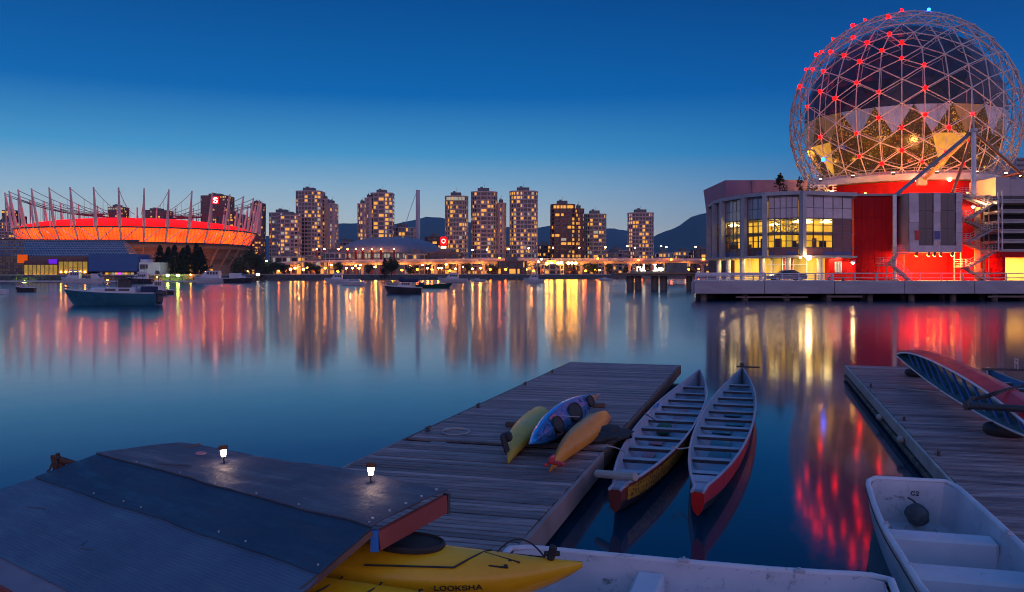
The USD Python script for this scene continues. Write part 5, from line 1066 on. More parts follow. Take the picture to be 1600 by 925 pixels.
if 0: rope('knotted rope end tied at the edge of the right dock', [PZ(1490, 752, DK+.012), PZ(1494, 746, DK+.014), PZ(1499, 741, DK+.02), PZ(1502, 737, DK+.06), PZ(1504, 742, DK+.03), PZ(1508, 750, DK+.012)], .010, m_rope)

# ------------------------------------------------------------------ long paddling boats
m_liner = mottled('pale_liner', (.28, .31, .38), (.42, .45, .53), 1.2, .5, .002, 10)
m_liner_b = mottled('bluegreen_liner', (.19, .30, .37), (.29, .42, .50), 1.2, .5, .002, 10)
m_liner_teal = mottled('teal_liner', (.03, .13, .17), (.05, .18, .22), 1.2, .35)
m_hred = mottled('red_hull', (.42, .012, .014), (.54, .022, .02), .8, .34, spec=.3)
m_hdark = mottled('maroon_hull', (.10, .022, .018), (.15, .035, .026), .8, .3)
m_bench = mottled('bench_board', (.30, .32, .37), (.42, .44, .49), 2, .55, island=.12)
m_benchshade = mottled('bench_shadow', (.025, .025, .03), (.05, .05, .055), 2, .6)
m_blue = mottled('bright_blue_paint', (.02, .16, .50), (.03, .21, .60), 1, .35)
m_scale = M_('gold_scales', {'tc': ('texture_coordinate', {}), 'mp': ('mapping', {'scale': (9, 9, 13)}), 'v': ('voronoi_texture', {'scale': 1.0, 'feature': 'distance_to_edge'}), 'r': ('rgb_ramp', {'ramp': [(0, (.55, .30, .03)), (.12, (.42, .2, .02)), (.22, (.10, .03, .015)), (1, (.08, .02, .015))]}), 'p': ('principled_bsdf', {'roughness': .35})},
   [('tc.object', 'mp.vector'), ('mp.vector', 'v.vector'), ('v.distance', 'r.fac'), ('r.color', 'p.base_color')], surface='p.BSDF')
m_hlow = mottled('black_bottom_paint', (.012, .010, .010), (.03, .022, .02), 1.2, .4)
def dragon(name, label, L, B, D, hull, liner, bench, loc, ang, z0=-.06, roll=0.0, nth=11, band=None, posts=False, group=None, rise=.22):
    t = Thing(name, label, 'paddling boat', loc, ang, group)
    R = rx(roll)
    def st_(mb): return MB().tm(mb.out(), R)
    S = np.linspace(0, 1, 41)
    hb = lambda s: max(.085 if s < .5 else .02, B/2*(1-abs(2*s-1)**2.3)**.85)
    zg = lambda s: D+z0+rise*(max(0, 2*s-1)**4)+.07*max(0, 1-2*s)**3
    zk = lambda s: z0+(.50*D)*abs(2*s-1)**6
    X = lambda s: -L/2+L*s
    out = []; inn = []
    for s in S:
        b, g, k = hb(s), zg(s), zk(s); out.append(np.array([(X(s), -b, g), (X(s), -b*.90, k+.45*(g-k)), (X(s), -b*.62, k+.06), (X(s), 0, k), (X(s), b*.62, k+.06), (X(s), b*.90, k+.45*(g-k)), (X(s), b, g)]))
        f = max(k+.035, .03 if roll == 0 else k+.035); bi = max(.01, b-.03)
        inn.append(np.array([(X(s)*.993, -bi, g-.003), (X(s)*.993, -bi*.90, f+.45*(g-f)), (X(s)*.993, -bi*.62, f+.03), (X(s)*.993, 0, f), (X(s)*.993, bi*.62, f+.03), (X(s)*.993, bi*.9, f+.45*(g-f)), (X(s)*.993, bi, g-.003)]))
    h = MB(); h.loft([o[:2] for o in out], closed=False); h.loft([o[5:] for o in out], closed=False); lo_ = MB(); lo_.loft([o[1:6] for o in out], closed=False)
    if roll: h.loft([o[1:6] for o in out], closed=False)
    else: t.part('lower_hull', st_(lo_), m_hlow, smooth=40)
    for o in (out[0], out[-1]): c = o.mean(0); h.add(np.vstack([o, c]), [[i, (i+1) % 7, 7] for i in range(7)])
    t.part('hull', st_(h), hull, smooth=40)
    n_ = MB(); n_.loft(inn, closed=False)
    for o in (inn[0], inn[-1]): c = o.mean(0); n_.add(np.vstack([o, c]), [[(i+1) % 7, i, 7] for i in range(7)])
    t.part('liner', st_(n_), liner, smooth=40)
    for sgn in (0, 6):
        g = MB(); g.tube([o[sgn]*(1, 1, 1)+(0, (.012 if sgn == 0 else -.012), .004) for o in out], .022, 6); t.part('gunwale', st_(g), m_liner if roll == 0 else m_white, smooth=True)
    if band:
        for sgn in (0, 6):
            q = MB(); w = 1 if sgn == 6 else -1; rows = []
            for s in np.linspace(*band[0], 30):
                b, g, k = hb(s), zg(s), zk(s); rows.append([(X(s), w*(b+.006), g-.05), (X(s), w*(b*.93+.008), k+.58*(g-k)), (X(s), w*(b*.89+.010), k+.42*(g-k))])
            q.grid(np.array(rows)); t.part('painted_band', st_(q), band[1])
    for k in range(nth):
        s = .13+.74*k/(nth-1); b = hb(s)-.035; zz_ = zg(s)-.11; q = MB()
        if posts: q.cbox((X(s), 0, zz_+.02), (.16, 2*b, .035), .008)
        else: q.cbox((X(s), 0, zz_), (.20, 2*b, .03), .006)
        bp = t.part('thwart', st_(q), bench)
        if not posts:
            q = MB(); q.box((X(s)-.104, 0, zz_-.012), (.012, 2*b, .05)); t.part('thwart_edge', st_(q), m_benchshade, under=bp)  # dark strip put in for the shadow line along the bench
    for s_, nm in ((.012, 'bow_block'), (.05, 'end_deck')):
        q = MB(); s0, s1 = s_, s_+.03
        q.loft([np.array([(X(u), -hb(u)+.01, zg(u)-.03), (X(u), hb(u)-.01, zg(u)-.03), (X(u), hb(u)-.01, zg(u)-.0), (X(u), -hb(u)+.01, zg(u)-.0)]) for u in (s0, s1)]); t.part(nm, st_(q), m_liner)
    return t
def between(a, b): d = b-a; return (a+b)/2, math.atan2(d[1], d[0]), np.linalg.norm(d[:2])
p0, p1 = PZ(961, 770, .40), PZ(1093, 583, .5); c, a, L = between(p0, p1)
L1 = L
d1 = dragon('dragon_boat', 'long pale dragon boat with gold scale pattern on its dark hull', L, 1.06, .47, m_hdark, m_liner, m_bench, (c[0], c[1], 0), a, z0=-.10, band=((.03, .45), m_scale), nth=11)
p0, p1 = PZ(1090, 774, .40), PZ(1160, 580, .5); c, a, L = between(p0, p1)
d2 = dragon('dragon_boat', 'long pale dragon boat with a red hull, moored furthest from the dock', L, 1.04, .47, m_hred, m_liner_b, m_bench, (c[0], c[1], 0), a, z0=-.10, nth=11)
bx = lambda c, s, ch, R=None: MB().cbox(c, s, ch, R)
d2.part('near_bench', bx((-L*.41, 0, .30), (.4, .30, .03), .006), m_bench); d2.part('stern_oar_bar', bx((L*.487, -.16, .64), (.05, .62, .04), .012), m_steel_d); d2.part('oar_lock', bx((L*.487, 0, .70), (.10, .1, .12), .02), m_steel_d)
for i, (s, y) in enumerate(((-.02, .1), (.05, -.1), (-.12, .05), (.14, 0), (-.2, 0))):
    d2.part('teal_floor_mat', bx((L*s, y, .075), (.62, .36, .02), .006), m_liner_teal)
m_pinkglow = mottled('pink_reflection', (.55, .16, .18), (.65, .24, .26), 3, .5)
for s, y, w_ in ((.02, -.10, .5), (.10, -.06, .34), (-.10, -.14, .5), (.19, -.04, .3), (-.19, -.12, .4)): d1.part('pink_floor_mat', bx((L1*s, -y, .075), (.5, w_*.5, .02), .006), m_pinkglow)  # pink patches painted in for red light reflected on the floor
d1.part('green_bag', bx((-.4, .12, .16), (.35, .28, .2), .05), mottled('green_bag', (.02, .10, .06), (.03, .14, .08), 3, .8))
d1.part('blue_patch', bx((1.0, .42, .42), (.3, .02, .1), .006), m_blue)
rope('pale rope tying the two dragon boats together', [PZ(1050, 698, .56), PZ(1062, 701, .50), PZ(1076, 699, .56)], .012, m_rope)
rope('pale mooring rope from the dock corner to the gold scaled boat', [PZ(950, 697, .5), PZ(966, 701, .42), PZ(978, 708, .55)], .012, m_rope)
rope('dark line across the middle of the gold scaled boat', [PZ(1006, 646, .56), PZ(1014, 650, .50), PZ(1024, 657, .48)], .010, m_rope_d)
sp_ = MB(); sp_.cyl(PZ(933, 740, .46), PZ(993, 745, .56), .055, 10); single('spar', sp_, m_fb_g, 'grey wooden spar lying from the dock side across the gold scaled boat', 'spar')
# the red and teal boat lying on its side on the right dock
q0, q1 = PZ(1640, 722, .62), PZ(1402, 570, .62); c, a, L = between(q0, q1)
ROLL = math.radians(-112)
d3 = dragon('dragon_boat', 'red and teal dragon boat lying on its side on the right dock', L, .80, .50, m_hred, m_liner_teal, m_blue, (c[0]+.30, c[1]+.0, 1.02), a, z0=-.22, roll=ROLL, nth=12, posts=True, rise=.05)
def tyre(c, label, tilt=0):
    t = Thing('tyre', label, 'tyre', c, 0); b = MB(); b.torus((0, 0, 0), .27, .095, 28, 12, rx(tilt)); t.part('tread', b, m_black, smooth=True); b = MB(); b.torus((0, 0, .0), .195, .035, 24, 8, rx(tilt)); t.part('bead', b, m_black, smooth=True)
tyre(PZ(1436, 588, DK)+(0, 0, .10), 'black tyre under the far end of the tilted boat'); tyre(PZ(1572, 680, DK)+(0, 0, .10), 'black tyre under the near part of the tilted boat')
pp = MB(); pa, pb = P(1511, 633.5, 13.6), P(1660, 643, 12.6); pp.tube([pa, pb], .055, 14); pp.tube([pa-(.03, 0, 0), pa+(.05, 0, 0)], .075, 14); single('steel_pipe', pp, m_steel_d, 'dark steel pipe laid across the tilted red boat', 'pipe', smooth=40)
ch = Thing('chain', 'dark chain looped from the pipe over the red hull', 'chain', PZ(1512, 632, .9))
cp = curve([P(1512, 632, 13.55), P(1520, 622, 13.9), P(1530, 622, 14.1), P(1548, 617, 14.0), P(1562, 612, 14.0), P(1580, 607, 14.4), P(1604, 602, 14.8)], 46)
for i in range(len(cp)-1):
    d = nv(cp[i+1]-cp[i]); m = trimesh.creation.torus(.030, .008, major_sections=10, minor_sections=5); m.vertices *= (1.45, 1, 1)
    u = nv(np.cross(d, (0, 0, 1))); w = np.cross(u, d); Rm = np.stack([d, u, w], 1) if i % 2 else np.stack([d, w, -u], 1); b = MB(); b.tm(m, Rm, (cp[i]+cp[i+1])/2); ch.part('link', b, m_steel_d, world=True)
p1, p0 = PZ(1543, 579, .72), PZ(1760, 668, .5); c, a, L = between(p0, p1)
d4 = dragon('dragon_boat', 'teal lined boat moored beyond the right dock at the picture edge', L, 1.0, .62, m_liner_teal, mottled('sky_liner', (.06, .22, .36), (.09, .28, .44), 1, .4), m_bench, (c[0], c[1], 0), a, nth=8)
d4.part('oar_bar', bx((L*.47, -.3, .78), (.07, 1.0, .06), .012), m_steel_d); b = MB(); 
for x, z in ((-.1, 0), (.1, 0)): b.cyl((L*.47+x, -.6, .8), (L*.47+x, -.6, 1.05), .014, 6)
b.cyl((L*.47-.12, -.6, 1.05), (L*.47+.12, -.6, 1.05), .014, 6); b.cyl((L*.47-.12, -.6, .95), (L*.47+.12, -.6, .95), .014, 6); d4.part('oar_lock', b, m_steel)

# ------------------------------------------------------------------ kayaks
m_kyel = mottled('yellow_plastic', (.74, .37, .008), (.82, .46, .015), 1.6, .34, .0012, 40, coat=.15)
m_kyel2 = mottled('pale_yellow_plastic', (.62, .38, .03), (.74, .47, .05), 1.6, .4, .0012, 40)
m_kor = mottled('orange_plastic', (.72, .22, .008), (.82, .31, .02), 1.0, .36, .0012, 40)
m_kblue = mottled('blue_plastic', (.006, .24, .62), (.012, .32, .74), 1.4, .34, coat=.15)
def kayak(label, L, B, mat, R, loc, ang, pointed=.92, depth=.30, deck=None, cockpits=((.0, .42),), lines=True, chine=True, stern=0.0):
    t = Thing('kayak', label, 'kayak', loc, ang)
    def st_(mb): return MB().tm(mb.out(), R)
    S = np.linspace(0, 1, 37); secs = []
    def par(s):
        q = min(1.0, abs(2*s-1)); b = max(.012, B/2*(1-q**1.9)**1.05); dk = depth*.55+.06*(q**2.5)+.05*(1-q**2); k = -.40*depth+.98*depth*q**3.4; return b, dk, k
    for s in S:
        b, dk, k = par(s); x = -L/2+L*s; cw = .04*(1-abs(2*s-1))
        mid = k+(dk-k)*.62
        secs.append(np.array([(x, 0, k), (x, b*.55, k+.035), (x, b*.93, k+(mid-k)*.62), (x, b, mid), (x, b*.86, mid+(dk-mid)*.45), (x, b*.45, dk-.012), (x, 0, dk+cw), (x, -b*.45, dk-.012), (x, -b*.86, mid+(dk-mid)*.45), (x, -b, mid), (x, -b*.93, k+(mid-k)*.62), (x, -b*.55, k+.035)]))
    h = MB(); h.loft(secs); t.part('hull', st_(h), mat, smooth=32)
    if deck:
        d = MB(); d.grid(np.array([[p+(0, 0, .004) for p in s_[4:9]] for s_ in secs[2:-2]])); t.part('deck', st_(d), deck, smooth=32)
    for i, (cx, cl_) in enumerate(cockpits):
        s = .5+cx/L; b, dk, k = par(s); w = min(.17, b*.62); tor = trimesh.creation.torus(1.0, .055, major_sections=30, minor_sections=8); tor.vertices *= (cl_, w, .5); q = MB(); q.tm(tor, None, (cx, 0, dk+.03)); rim = t.part('cockpit_rim', st_(q), m_black, smooth=True)
        q = MB(); q.lathe([(1.0, .0), (.93, .012), (.5, .02), (.01, .02)], n=26); o = q.out(); o.vertices *= (cl_, w, 1); q = MB(); q.tm(o, None, (cx, 0, dk+.03)); t.part('cockpit_cover', st_(q), m_black, smooth=40, under=rim)
    return t, par, st_
UP = np.eye(3); OVER = rx(PI)
# overturned yellow kayak
k0, k1 = PZ(788, 708, .60), PZ(852, 634, .60); c, a, L = between(k0, k1)
k, par, S_ = kayak('overturned yellow kayak, left of the three on the dock', L, .54, m_kyel2, rx(PI-.30), (c[0], c[1], .66), a, cockpits=())
b = MB(); b.cbox((-L*.47, 0, -.05), (.22, .05, .26), .02); b.cbox((-L*.44, .02, -.12), (.16, .16, .14), .03); k.part('black_rudder', S_(b), m_black)
k0, k1 = PZ(810, 708, .60), PZ(924, 624, .62); c, a, L = between(k0, k1)
k, par, S_ = kayak('blue kayak lying on its side with dark hatches, middle of the three', L, .52, m_kblue, rx(1.12), (c[0], c[1], .66), a, cockpits=((.15, .42), (-1.15, .26), (1.5, .22)), deck=mottled('navy_deck', (.02, .10, .28), (.035, .14, .36), 1.5, .35))
b = MB()
for s0, s1 in ((-.42, -.3), (-.3, -.2), (.16, .24), (.24, .32), (.32, .42)):
    for sg_ in (-1, 1): b = MB(); x0, x1 = s0*L, s1*L; z0_, z1_ = par(.5+s0)[1]+.02, par(.5+s1)[1]+.02; b.tube([(x0, sg_*par(.5+s0)[0]*.7, z0_-.02), (x1, -sg_*par(.5+s1)[0]*.7, z1_-.02)], .006, 4); k.part('deck_line', S_(b), m_black)
b = MB(); b.grid(np.array([[(L*s, y*par(.5+s)[0], par(.5+s)[1]+.02-.05*abs(y)) for y in (-.6, -.2, .2, .6)] for s in np.linspace(.28, .47, 8)])); k.part('orange_bow_patch', S_(b), mottled('orange_fade', (.5, .12, .02), (.62, .28, .04), 3, .4))
b = MB(); b.grid(np.array([[(L*s, y*par(.5+s)[0], par(.5+s)[1]+.02-.05*abs(y)) for y in (-.8, 0, .8)] for s in np.linspace(-.24, -.17, 4)])); k.part('pink_patch', S_(b), mottled('pink_fade', (.5, .14, .16), (.6, .2, .2), 3, .4))
k0, k1 = PZ(862, 716, .62), PZ(956, 636, .66); c, a, L = between(k0, k1)
k, par, S_ = kayak('overturned orange kayak, right of the three on the dock', L, .43, m_kor, rx(PI+.12), (c[0], c[1], .66), a, cockpits=(), depth=.32)
b = MB(); b.cbox((-L*.49, 0, .06), (.20, .06, .10), .02); b.cbox((-L*.475, .06, .12), (.08, .22, .05), .015); b.cbox((-L*.5, -.06, .14), (.16, .05, .05), .015); k.part('red_rudder', S_(b), mottled('red_rudder', (.5, .04, .05), (.6, .06, .06), 2, .4))
rope('pale line across the blue kayak cockpit', [PZ(874, 649, .86), PZ(890, 650.5, .82), PZ(906, 651.5, .80)], .007, m_rope)
for i, s in enumerate((11.6, 8.9)):
    b = MB(); o = OL-PD*s+PE*(1.75 if i == 0 else 2.2)+np.array([0, 0, .05]); b.cbox(o, (.9, .1, .09), .015, rz(AE)); single('support_beam', b, m_fb_d, ('dark timber under the near ends of the three kayaks', 'dark timber under the far ends of the three kayaks')[i], 'timber')
# black netting heap by the dock joint
hp = MB(); m = trimesh.creation.icosphere(4, 1.0); v = m.vertices.copy(); v *= (.75, .55, .22); v *= (1+.55*(meshkit.fbm(m.vertices*2.6+7, 4)[:, None]-.5)); v[:, 2] = np.maximum(v[:, 2], 0.0); hp.tm(trimesh.Trimesh(v, m.faces), rz(.5), PZ(962, 690, DK)-PE*.45+PD*.2); single('tarp_heap', hp, m_black, 'crumpled black sheet heaped on the dock behind the orange kayak', 'tarp', smooth=True)
# yellow painted mark on the near dock side
ym = MB(); c = PZ(838, 826, .24)
for dx_ in (-.13, .0, .13): ym.cbox(c+PD*dx_+PE*.012, (.05 if dx_ else .04, .015, .26), .004, rz(AD))
single('yellow_bracket', ym, mottled('yellow_paint', (.5, .36, .03), (.6, .45, .05), 4, .5), 'yellow painted bracket on the side of the near dock', 'bracket')

# front kayaks on their rack, bow to the right
kl = 3.6; tip = P(911, 876, 6.6); c = tip-PE*kl/2
kf, par, S_ = kayak('yellow touring kayak with black cockpit under the shed edge', kl, .66, m_kyel, rx(.07), (c[0], c[1], tip[2]-.29), AE, depth=.42, cockpits=((.36, .30),))
b = MB(); pz_ = lambda x, f, dz=.012: (x, f*par(.5+x/kl)[0]*.86, par(.5+x/kl)[1]+dz-.03*abs(f)-.05*abs(f)**3)
for pts_ in ([(.82, -.9), (1.0, 0), (1.02, .8)], [(1.0, 0), (1.32, -.6)], [(1.0, 0), (1.25, .7), (1.5, .2)], [(.1, -1.0), (.82, -.9)], [(.82, .9), (1.1, .8), (1.5, .1)]): b.tube(curve([pz_(x, f) for x, f in pts_], 14), .008, 5)
b.tube(curve([pz_(1.1, .3), (1.28, .1, par(.5+1.28/kl)[1]+.10), pz_(1.5, 0)], 14), .007, 5); kf.part('deck_line', S_(b), m_black)
b = MB(); b.cbox((1.56, 0, par(.5+1.56/kl)[1]+.05), (.06, .05, .13), .015, ry(.25)); b.tube([(1.5, 0, par(.5+1.5/kl)[1]+.04), (1.62, 0, par(.5+1.62/kl)[1]+.05)], .02, 6); kf.part('toggle_handle', S_(b), m_black)
for x in (1.42, 1.40):
    pass
for i, (x, f) in enumerate(((1.18, -.45), (1.16, -.85))):
    b = MB(); z = par(.5+x/kl)[1]; b.cbox((x, f*par(.5+x/kl)[0]*.8, z-.005-.045*abs(f)), (.16, .012, .014), .004); b.cbox((x+.06, f*par(.5+x/kl)[0]*.8, z+.008-.045*abs(f)), (.03, .02, .02), .004); kf.part('deck_fitting', S_(b), m_black)
# lettering on the side
tm_ = meshkit.text_mesh('LOOKSHA', .042, .006); v = np.array(tm_.vertices); x0 = .68; 
bb = MB(); vv = np.zeros_like(v)
for i in range(len(v)):
    x = x0+v[i, 0]*1.35; bh, dkz, kz = par(.5+x/kl); mid = kz+(dkz-kz)*.62; f = v[i, 1]/.05; z = mid-.055+.05*f; z2 = kz+(mid-kz)*.62; yy = bh*(.93+.07*(z-z2)/max(1e-6, mid-z2)); vv[i] = (x, -yy-.004-v[i, 2], z)
bb.add(vv, tm_.faces); kf.part('lettering', S_(bb), m_black)
tip2 = P(742, 938, 6.25); kl2 = 2.7; c = tip2-PE*kl2/2
kg, par2, S2 = kayak('second yellow kayak half hidden under the roof, nearest the camera', kl2, .6, m_kyel, UP, (c[0], c[1], tip2[2]-.24), AE, depth=.36, cockpits=())
b = MB(); q2 = lambda x, f: (x, f*par2(.5+x/kl2)[0]*.86, par2(.5+x/kl2)[1]+.012-.05*abs(f))
for x in (.1, .45, .8, 1.05): b.tube(curve([q2(x, -1), q2(x+.12, 0), q2(x+.05, 1)], 8), .007, 5)
kg.part('deck_line', S2(b), m_black)
rk = Thing('kayak_rack', 'dark timber rack under the shed roof carrying the yellow kayaks', 'rack', (-.9, 6.6, 0))
b = MB(); o = P(640, 905, 6.6)
for px, Y in ((600, 8.0), (470, 8.2)):
    x = XP(px, Y); q = MB(); q.cbox((x, Y, .0), (.1, .1, .9), .01); rk.part('post', q, m_fb_d, world=True)
for px in (600, 470): q = MB(); q.beam((XP(px, 8.0), 8.1, .40), (XP(px, 7.0), 6.6, .40), .08, .1); rk.part('cross_bar', q, m_fb_d, world=True)

# ------------------------------------------------------------------ shed roof
def felt(name, c1, c2, cst, gr=.006, lines=.5):
    return M_(name, {'g': ('geometry', {}), 'vr': ('vector_rotate', {'rotate_type': 'z_axis', 'angle': .667}), 'n': ('noise_texture', {'scale': 1.1, 'detail': 7.0, 'roughness': .65}), 'mp': ('mapping', {'scale': (1.2, 9, 1)}), 'ns': ('noise_texture', {'scale': 1.0, 'detail': 5.0, 'roughness': .7}), 'n3': ('noise_texture', {'scale': 230.0, 'detail': 2.0}),
      'w': ('wave_texture', {'scale': 11.0, 'bands_direction': 'y', 'distortion': 1.5, 'detail': 2.0, 'detail_scale': 1.5}), 'r': ('rgb_ramp', {'ramp': [(.32, c1), (.68, c2)]}), 'rs': ('rgb_ramp', {'ramp': [(.55, (0, 0, 0)), (.72, (1, 1, 1))]}), 'mx': ('mix', {'mix_type': 'mix', 'color2': cst}), 'fs': ('math', {'math_type': 'multiply', 'value2': .55}),
      'gr': ('map_range', {'from_min': .3, 'from_max': .7, 'to_min': .72, 'to_max': 1.28, 'clamp': True}), 'mg': ('vector_math', {'math_type': 'scale'}),
      'wl': ('math', {'math_type': 'multiply', 'value2': lines}), 'ad': ('math', {'math_type': 'multiply_add', 'value2': .9}), 'b': ('bump', {'strength': 1.0, 'distance': gr}), 'n5': ('noise_texture', {'scale': 5.0, 'detail': 4.0}), 'b2': ('bump', {'strength': 1.0, 'distance': .02}), 'rr': ('map_range', {'from_min': .35, 'from_max': .65, 'to_min': .38, 'to_max': .72, 'clamp': True}), 'p': ('principled_bsdf', {})},
      [('g.position', 'vr.vector'), ('vr.vector', 'w.vector'), ('vr.vector', 'mp.vector'), ('mp.vector', 'ns.vector'), ('g.position', 'n.vector'), ('g.position', 'n3.vector'), ('g.position', 'n5.vector'), ('n.fac', 'r.fac'), ('ns.fac', 'rs.fac'), ('rs.color', 'fs.value1'), ('fs.value', 'mx.fac'), ('r.color', 'mx.color1'), ('n3.fac', 'gr.value'), ('mx.color', 'mg.vector1'), ('gr.result', 'mg.scale'), ('mg.vector', 'p.base_color'),
       ('ns.fac', 'rr.value'), ('rr.result', 'p.roughness'), ('w.fac', 'wl.value1'), ('n3.fac', 'ad.value1'), ('wl.value', 'ad.value3'), ('n5.fac', 'b2.height'), ('b2.normal', 'b.normal'), ('ad.value', 'b.height'), ('b.normal', 'p.normal')], surface='p.BSDF')
m_felt = felt('roofing_felt', (.068, .112, .175), (.110, .17, .24), (.18, .22, .28), .006, .5)
m_felt2 = felt('smooth_felt', (.062, .062, .085), (.098, .096, .122), (.15, .14, .16), .004, .25)
m_felt3 = felt('blue_felt', (.018, .046, .082), (.034, .070, .11), (.075, .095, .125), .004, .25)
m_eave = mottled('eave_sheet', (.16, .15, .19), (.24, .22, .26), 3, .55, .002, 20)
m_redwood = mottled('red_stained_wood', (.26, .05, .04), (.36, .08, .06), 2, .6, .004, 10)
rD = np.array([-.786, .619, 0.0]); rE = np.array([.619, .786, 0.0])
PA = np.array([-1.07, 6.6, 1.235])
prof = {'far': PA+rE*.852+(0, 0, .11), 'A': PA, 'B': PA-rE*.4836-(0, 0, .195)}
prof['C'] = prof['B']-rE*.86-(0, 0, .33); prof['E'] = prof['C']-rE*.20-(0, 0, .085)
ROOF_L = {'far': 4.15, 'A': 4.34, 'B': 4.66, 'C': 5.3, 'E': 5.4}
sr = Thing('shed_roof', 'low shed roof of overlapping blue black felt strips in the foreground', 'shed', (-2.4, 7.6, 0))
rr_ = np.random.default_rng(4)
def strip(name, k0, k1, mat, lift, over=.0, sub=6, thick=.012, wav=.022):
    """felt laid in a strip between two lines of the roof, a little wavy, with a cut edge"""
    n = 46; G = []
    for i in range(n):
        u = i/(n-1); row = []
        for j in range(sub+1):
            s = j/sub; A, B = prof[k0]+rD*(ROOF_L[k0]*u-.0), prof[k1]+rD*(ROOF_L[k1]*u)
            if j == sub and over: B = B+nv(B-A)*over
            p = A*(1-s)+B*s; w = wav*(meshkit.fbm(np.array([[p[0]*1.6, p[1]*1.6, 3.0]]), 3)[0]-.5)*2
            sag = -.10*math.sin(u*PI*.5)**2*(k0 == 'far')*(1-s)
            edge = .03*(meshkit.fbm(np.array([[p[0]*4, p[1]*4, 9.0]]), 3)[0]-.5)*2+rr_.normal(0, .004) if i in (0, n-1) else 0
            row.append(p+(0, 0, lift+w+sag)+rD*edge)
        G.append(row)
    G = np.array(G); m = MB(); m.grid(G); m.grid(G[::-1]-(0, 0, thick))
    bd = list(G[:, 0])+list(G[-1, 1:])+list(G[::-1, -1][1:])+list(G[0, ::-1][1:-1]); bd = np.array(bd)
    m.loft([bd, bd-(0, 0, thick)], caps=False); sr.part(name, m, mat, smooth=45, world=True); return G
strip('felt_strip', 'far', 'A', m_felt2, .034, .02); strip('felt_strip', 'A', 'B', m_felt3, .020, .035); strip('felt_strip', 'B', 'C', m_felt, .004, .03); strip('eave_strip', 'C', 'E', m_eave, -.010)
b = MB()
for k in range(6):
    for key_, dx_ in (('A', -.02), ('B', -.03)): p = prof[key_]+rD*(.06+k*.72+rr_.normal(0, .16)*(k > 0))+rE*rr_.normal(0, .012)+(0, 0, .045); b.cyl(p-(0, 0, .012), p, .008, 8)
for k in range(5): p = prof['far']-rE*(.1+.2*k)*.9-(0, 0, .0+.02*k)+rD*.05+(0, 0, .045); b.cyl(p-(0, 0, .012), p, .012, 8)
sr.part('nail_heads', b, m_steel, world=True, kind='stuff')
# folds and lifted flaps of the felt
for i, (px, py, L_, an) in enumerate(((60, 797, .45, .2), (270, 727, .5, -.1), (135, 855, .3, .35))):
    pl_ = prof['B' if i != 1 else 'A']; nn_ = None; z = (1.0, 1.27, .9)[i]; c = PZ(px, py, z+.02); pts_ = [c+rD*L_*(s-.5)+rE*(.05*math.sin(s*5+i)+an*.3*(s-.5))+(0, 0, .012) for s in np.linspace(0, 1, 8)]
    q = MB(); q.tube(pts_, [.002]+[.010]*6+[.002], 6); sr.part('felt_wrinkle', q, m_felt if i != 1 else m_felt2, world=True)
# rafters, fascia
b = MB(); b.beam(PA+rE*.05+(0, 0, -.10), prof['far']-rE*.03+(0, 0, -.085), .045, .15); sr.part('red_fascia', b, m_redwood, world=True)
b = MB(); b.beam(PA+rE*.05+rD*.03+(0, 0, -.10), PA+rE*.05-rE*.035+rD*.0+(0, 0, -.10), .06, .16); sr.part('blue_end_block', b, m_blue, world=True)
b = MB(); b.beam(prof['far']-rE*.03-(0, 0, .085), prof['far']+rE*.0-(0, 0, .085), .055, .17); sr.part('dark_end_block', b, m_steel_d, world=True)
b = MB(); b.beam(PA-(0, 0, .03)+rD*.02, prof['B']-(0, 0, .03)+rD*.02, .03, .05); b.beam(prof['B']-(0, 0, .03)+rD*.02, prof['C']-(0, 0, .03)+rD*.02, .03, .05); sr.part('edge_batten', b, m_fb_d, world=True)
b = MB(); b.beam(prof['E']+(0, 0, -.13)-rE*.0, prof['E']+rD*5.4+(0, 0, -.13), .04, .22); sr.part('red_eave_board', b, m_redwood, world=True)
for k in range(5):
    o = rD*(.35+k*.85); b = MB(); b.beam(prof['far']+o-(0, 0, .09), PA+o-(0, 0, .07), .05, .1); b.beam(PA+o-(0, 0, .07), prof['E']+o-(0, 0, .09), .05, .1); sr.part('rafter', b, m_fb_d, world=True)
for k in range(4):
    o = rD*(.8+k*1.1); b = MB(); p = prof['far']+o-rE*.2; b.beam((p[0], p[1], 0), (p[0], p[1], p[2]-.14-.10), .09, .09, (1, 0, 0)); p = prof['C']+o+rE*.2; b.beam((p[0], p[1], 0), (p[0], p[1], p[2]-.08), .09, .09, (1, 0, 0)); sr.part('post', b, m_fb_d, world=True)
b = MB(); pc = [prof['far']+rE*.1+rD*.4, prof['E']-rE*.1+rD*.4, prof['E']-rE*.1+rD*5.6, prof['far']+rE*.1+rD*4.4]; b.prism([p[:2] for p in pc], -.2, .22); single('float_platform', b, m_float, 'dark floating platform under the shed roof', 'platform')
# winch at the far left end of the roof
wn = Thing('rusty_winch', 'rusty winch bracket at the far left end of the shed roof', 'winch', P(103, 731, 9.25)-(0, 0, .03))
b = MB(); b.cbox((.02, 0, .01), (.26, .12, .03), .008); b.cbox((-.10, -.05, .09), (.05, .02, .18), .006, ry(-.2)); b.cbox((-.10, .05, .09), (.05, .02, .18), .006, ry(-.2)); b.cbox((.06, 0, .085), (.26, .07, .05), .012, ry(.30)); wn.part('bracket', b, mottled('rusty_iron', (.05, .025, .02), (.12, .055, .035), 14, .8, .003, 50))
b = MB(); b.cyl((-.09, -.045, .13), (-.09, .045, .13), .022, 12); b.cyl((-.05, -.038, .05), (-.05, .038, .05), .030, 12); wn.part('drum', b, '/World/Looks/rusty_iron', smooth=40)
b = MB(); b.tube([(-.09, -.08, .10), (-.09, -.11, .10), (-.12, -.11, .03), (-.12, -.15, .03)], .01, 6); wn.part('crank', b, '/World/Looks/rusty_iron')
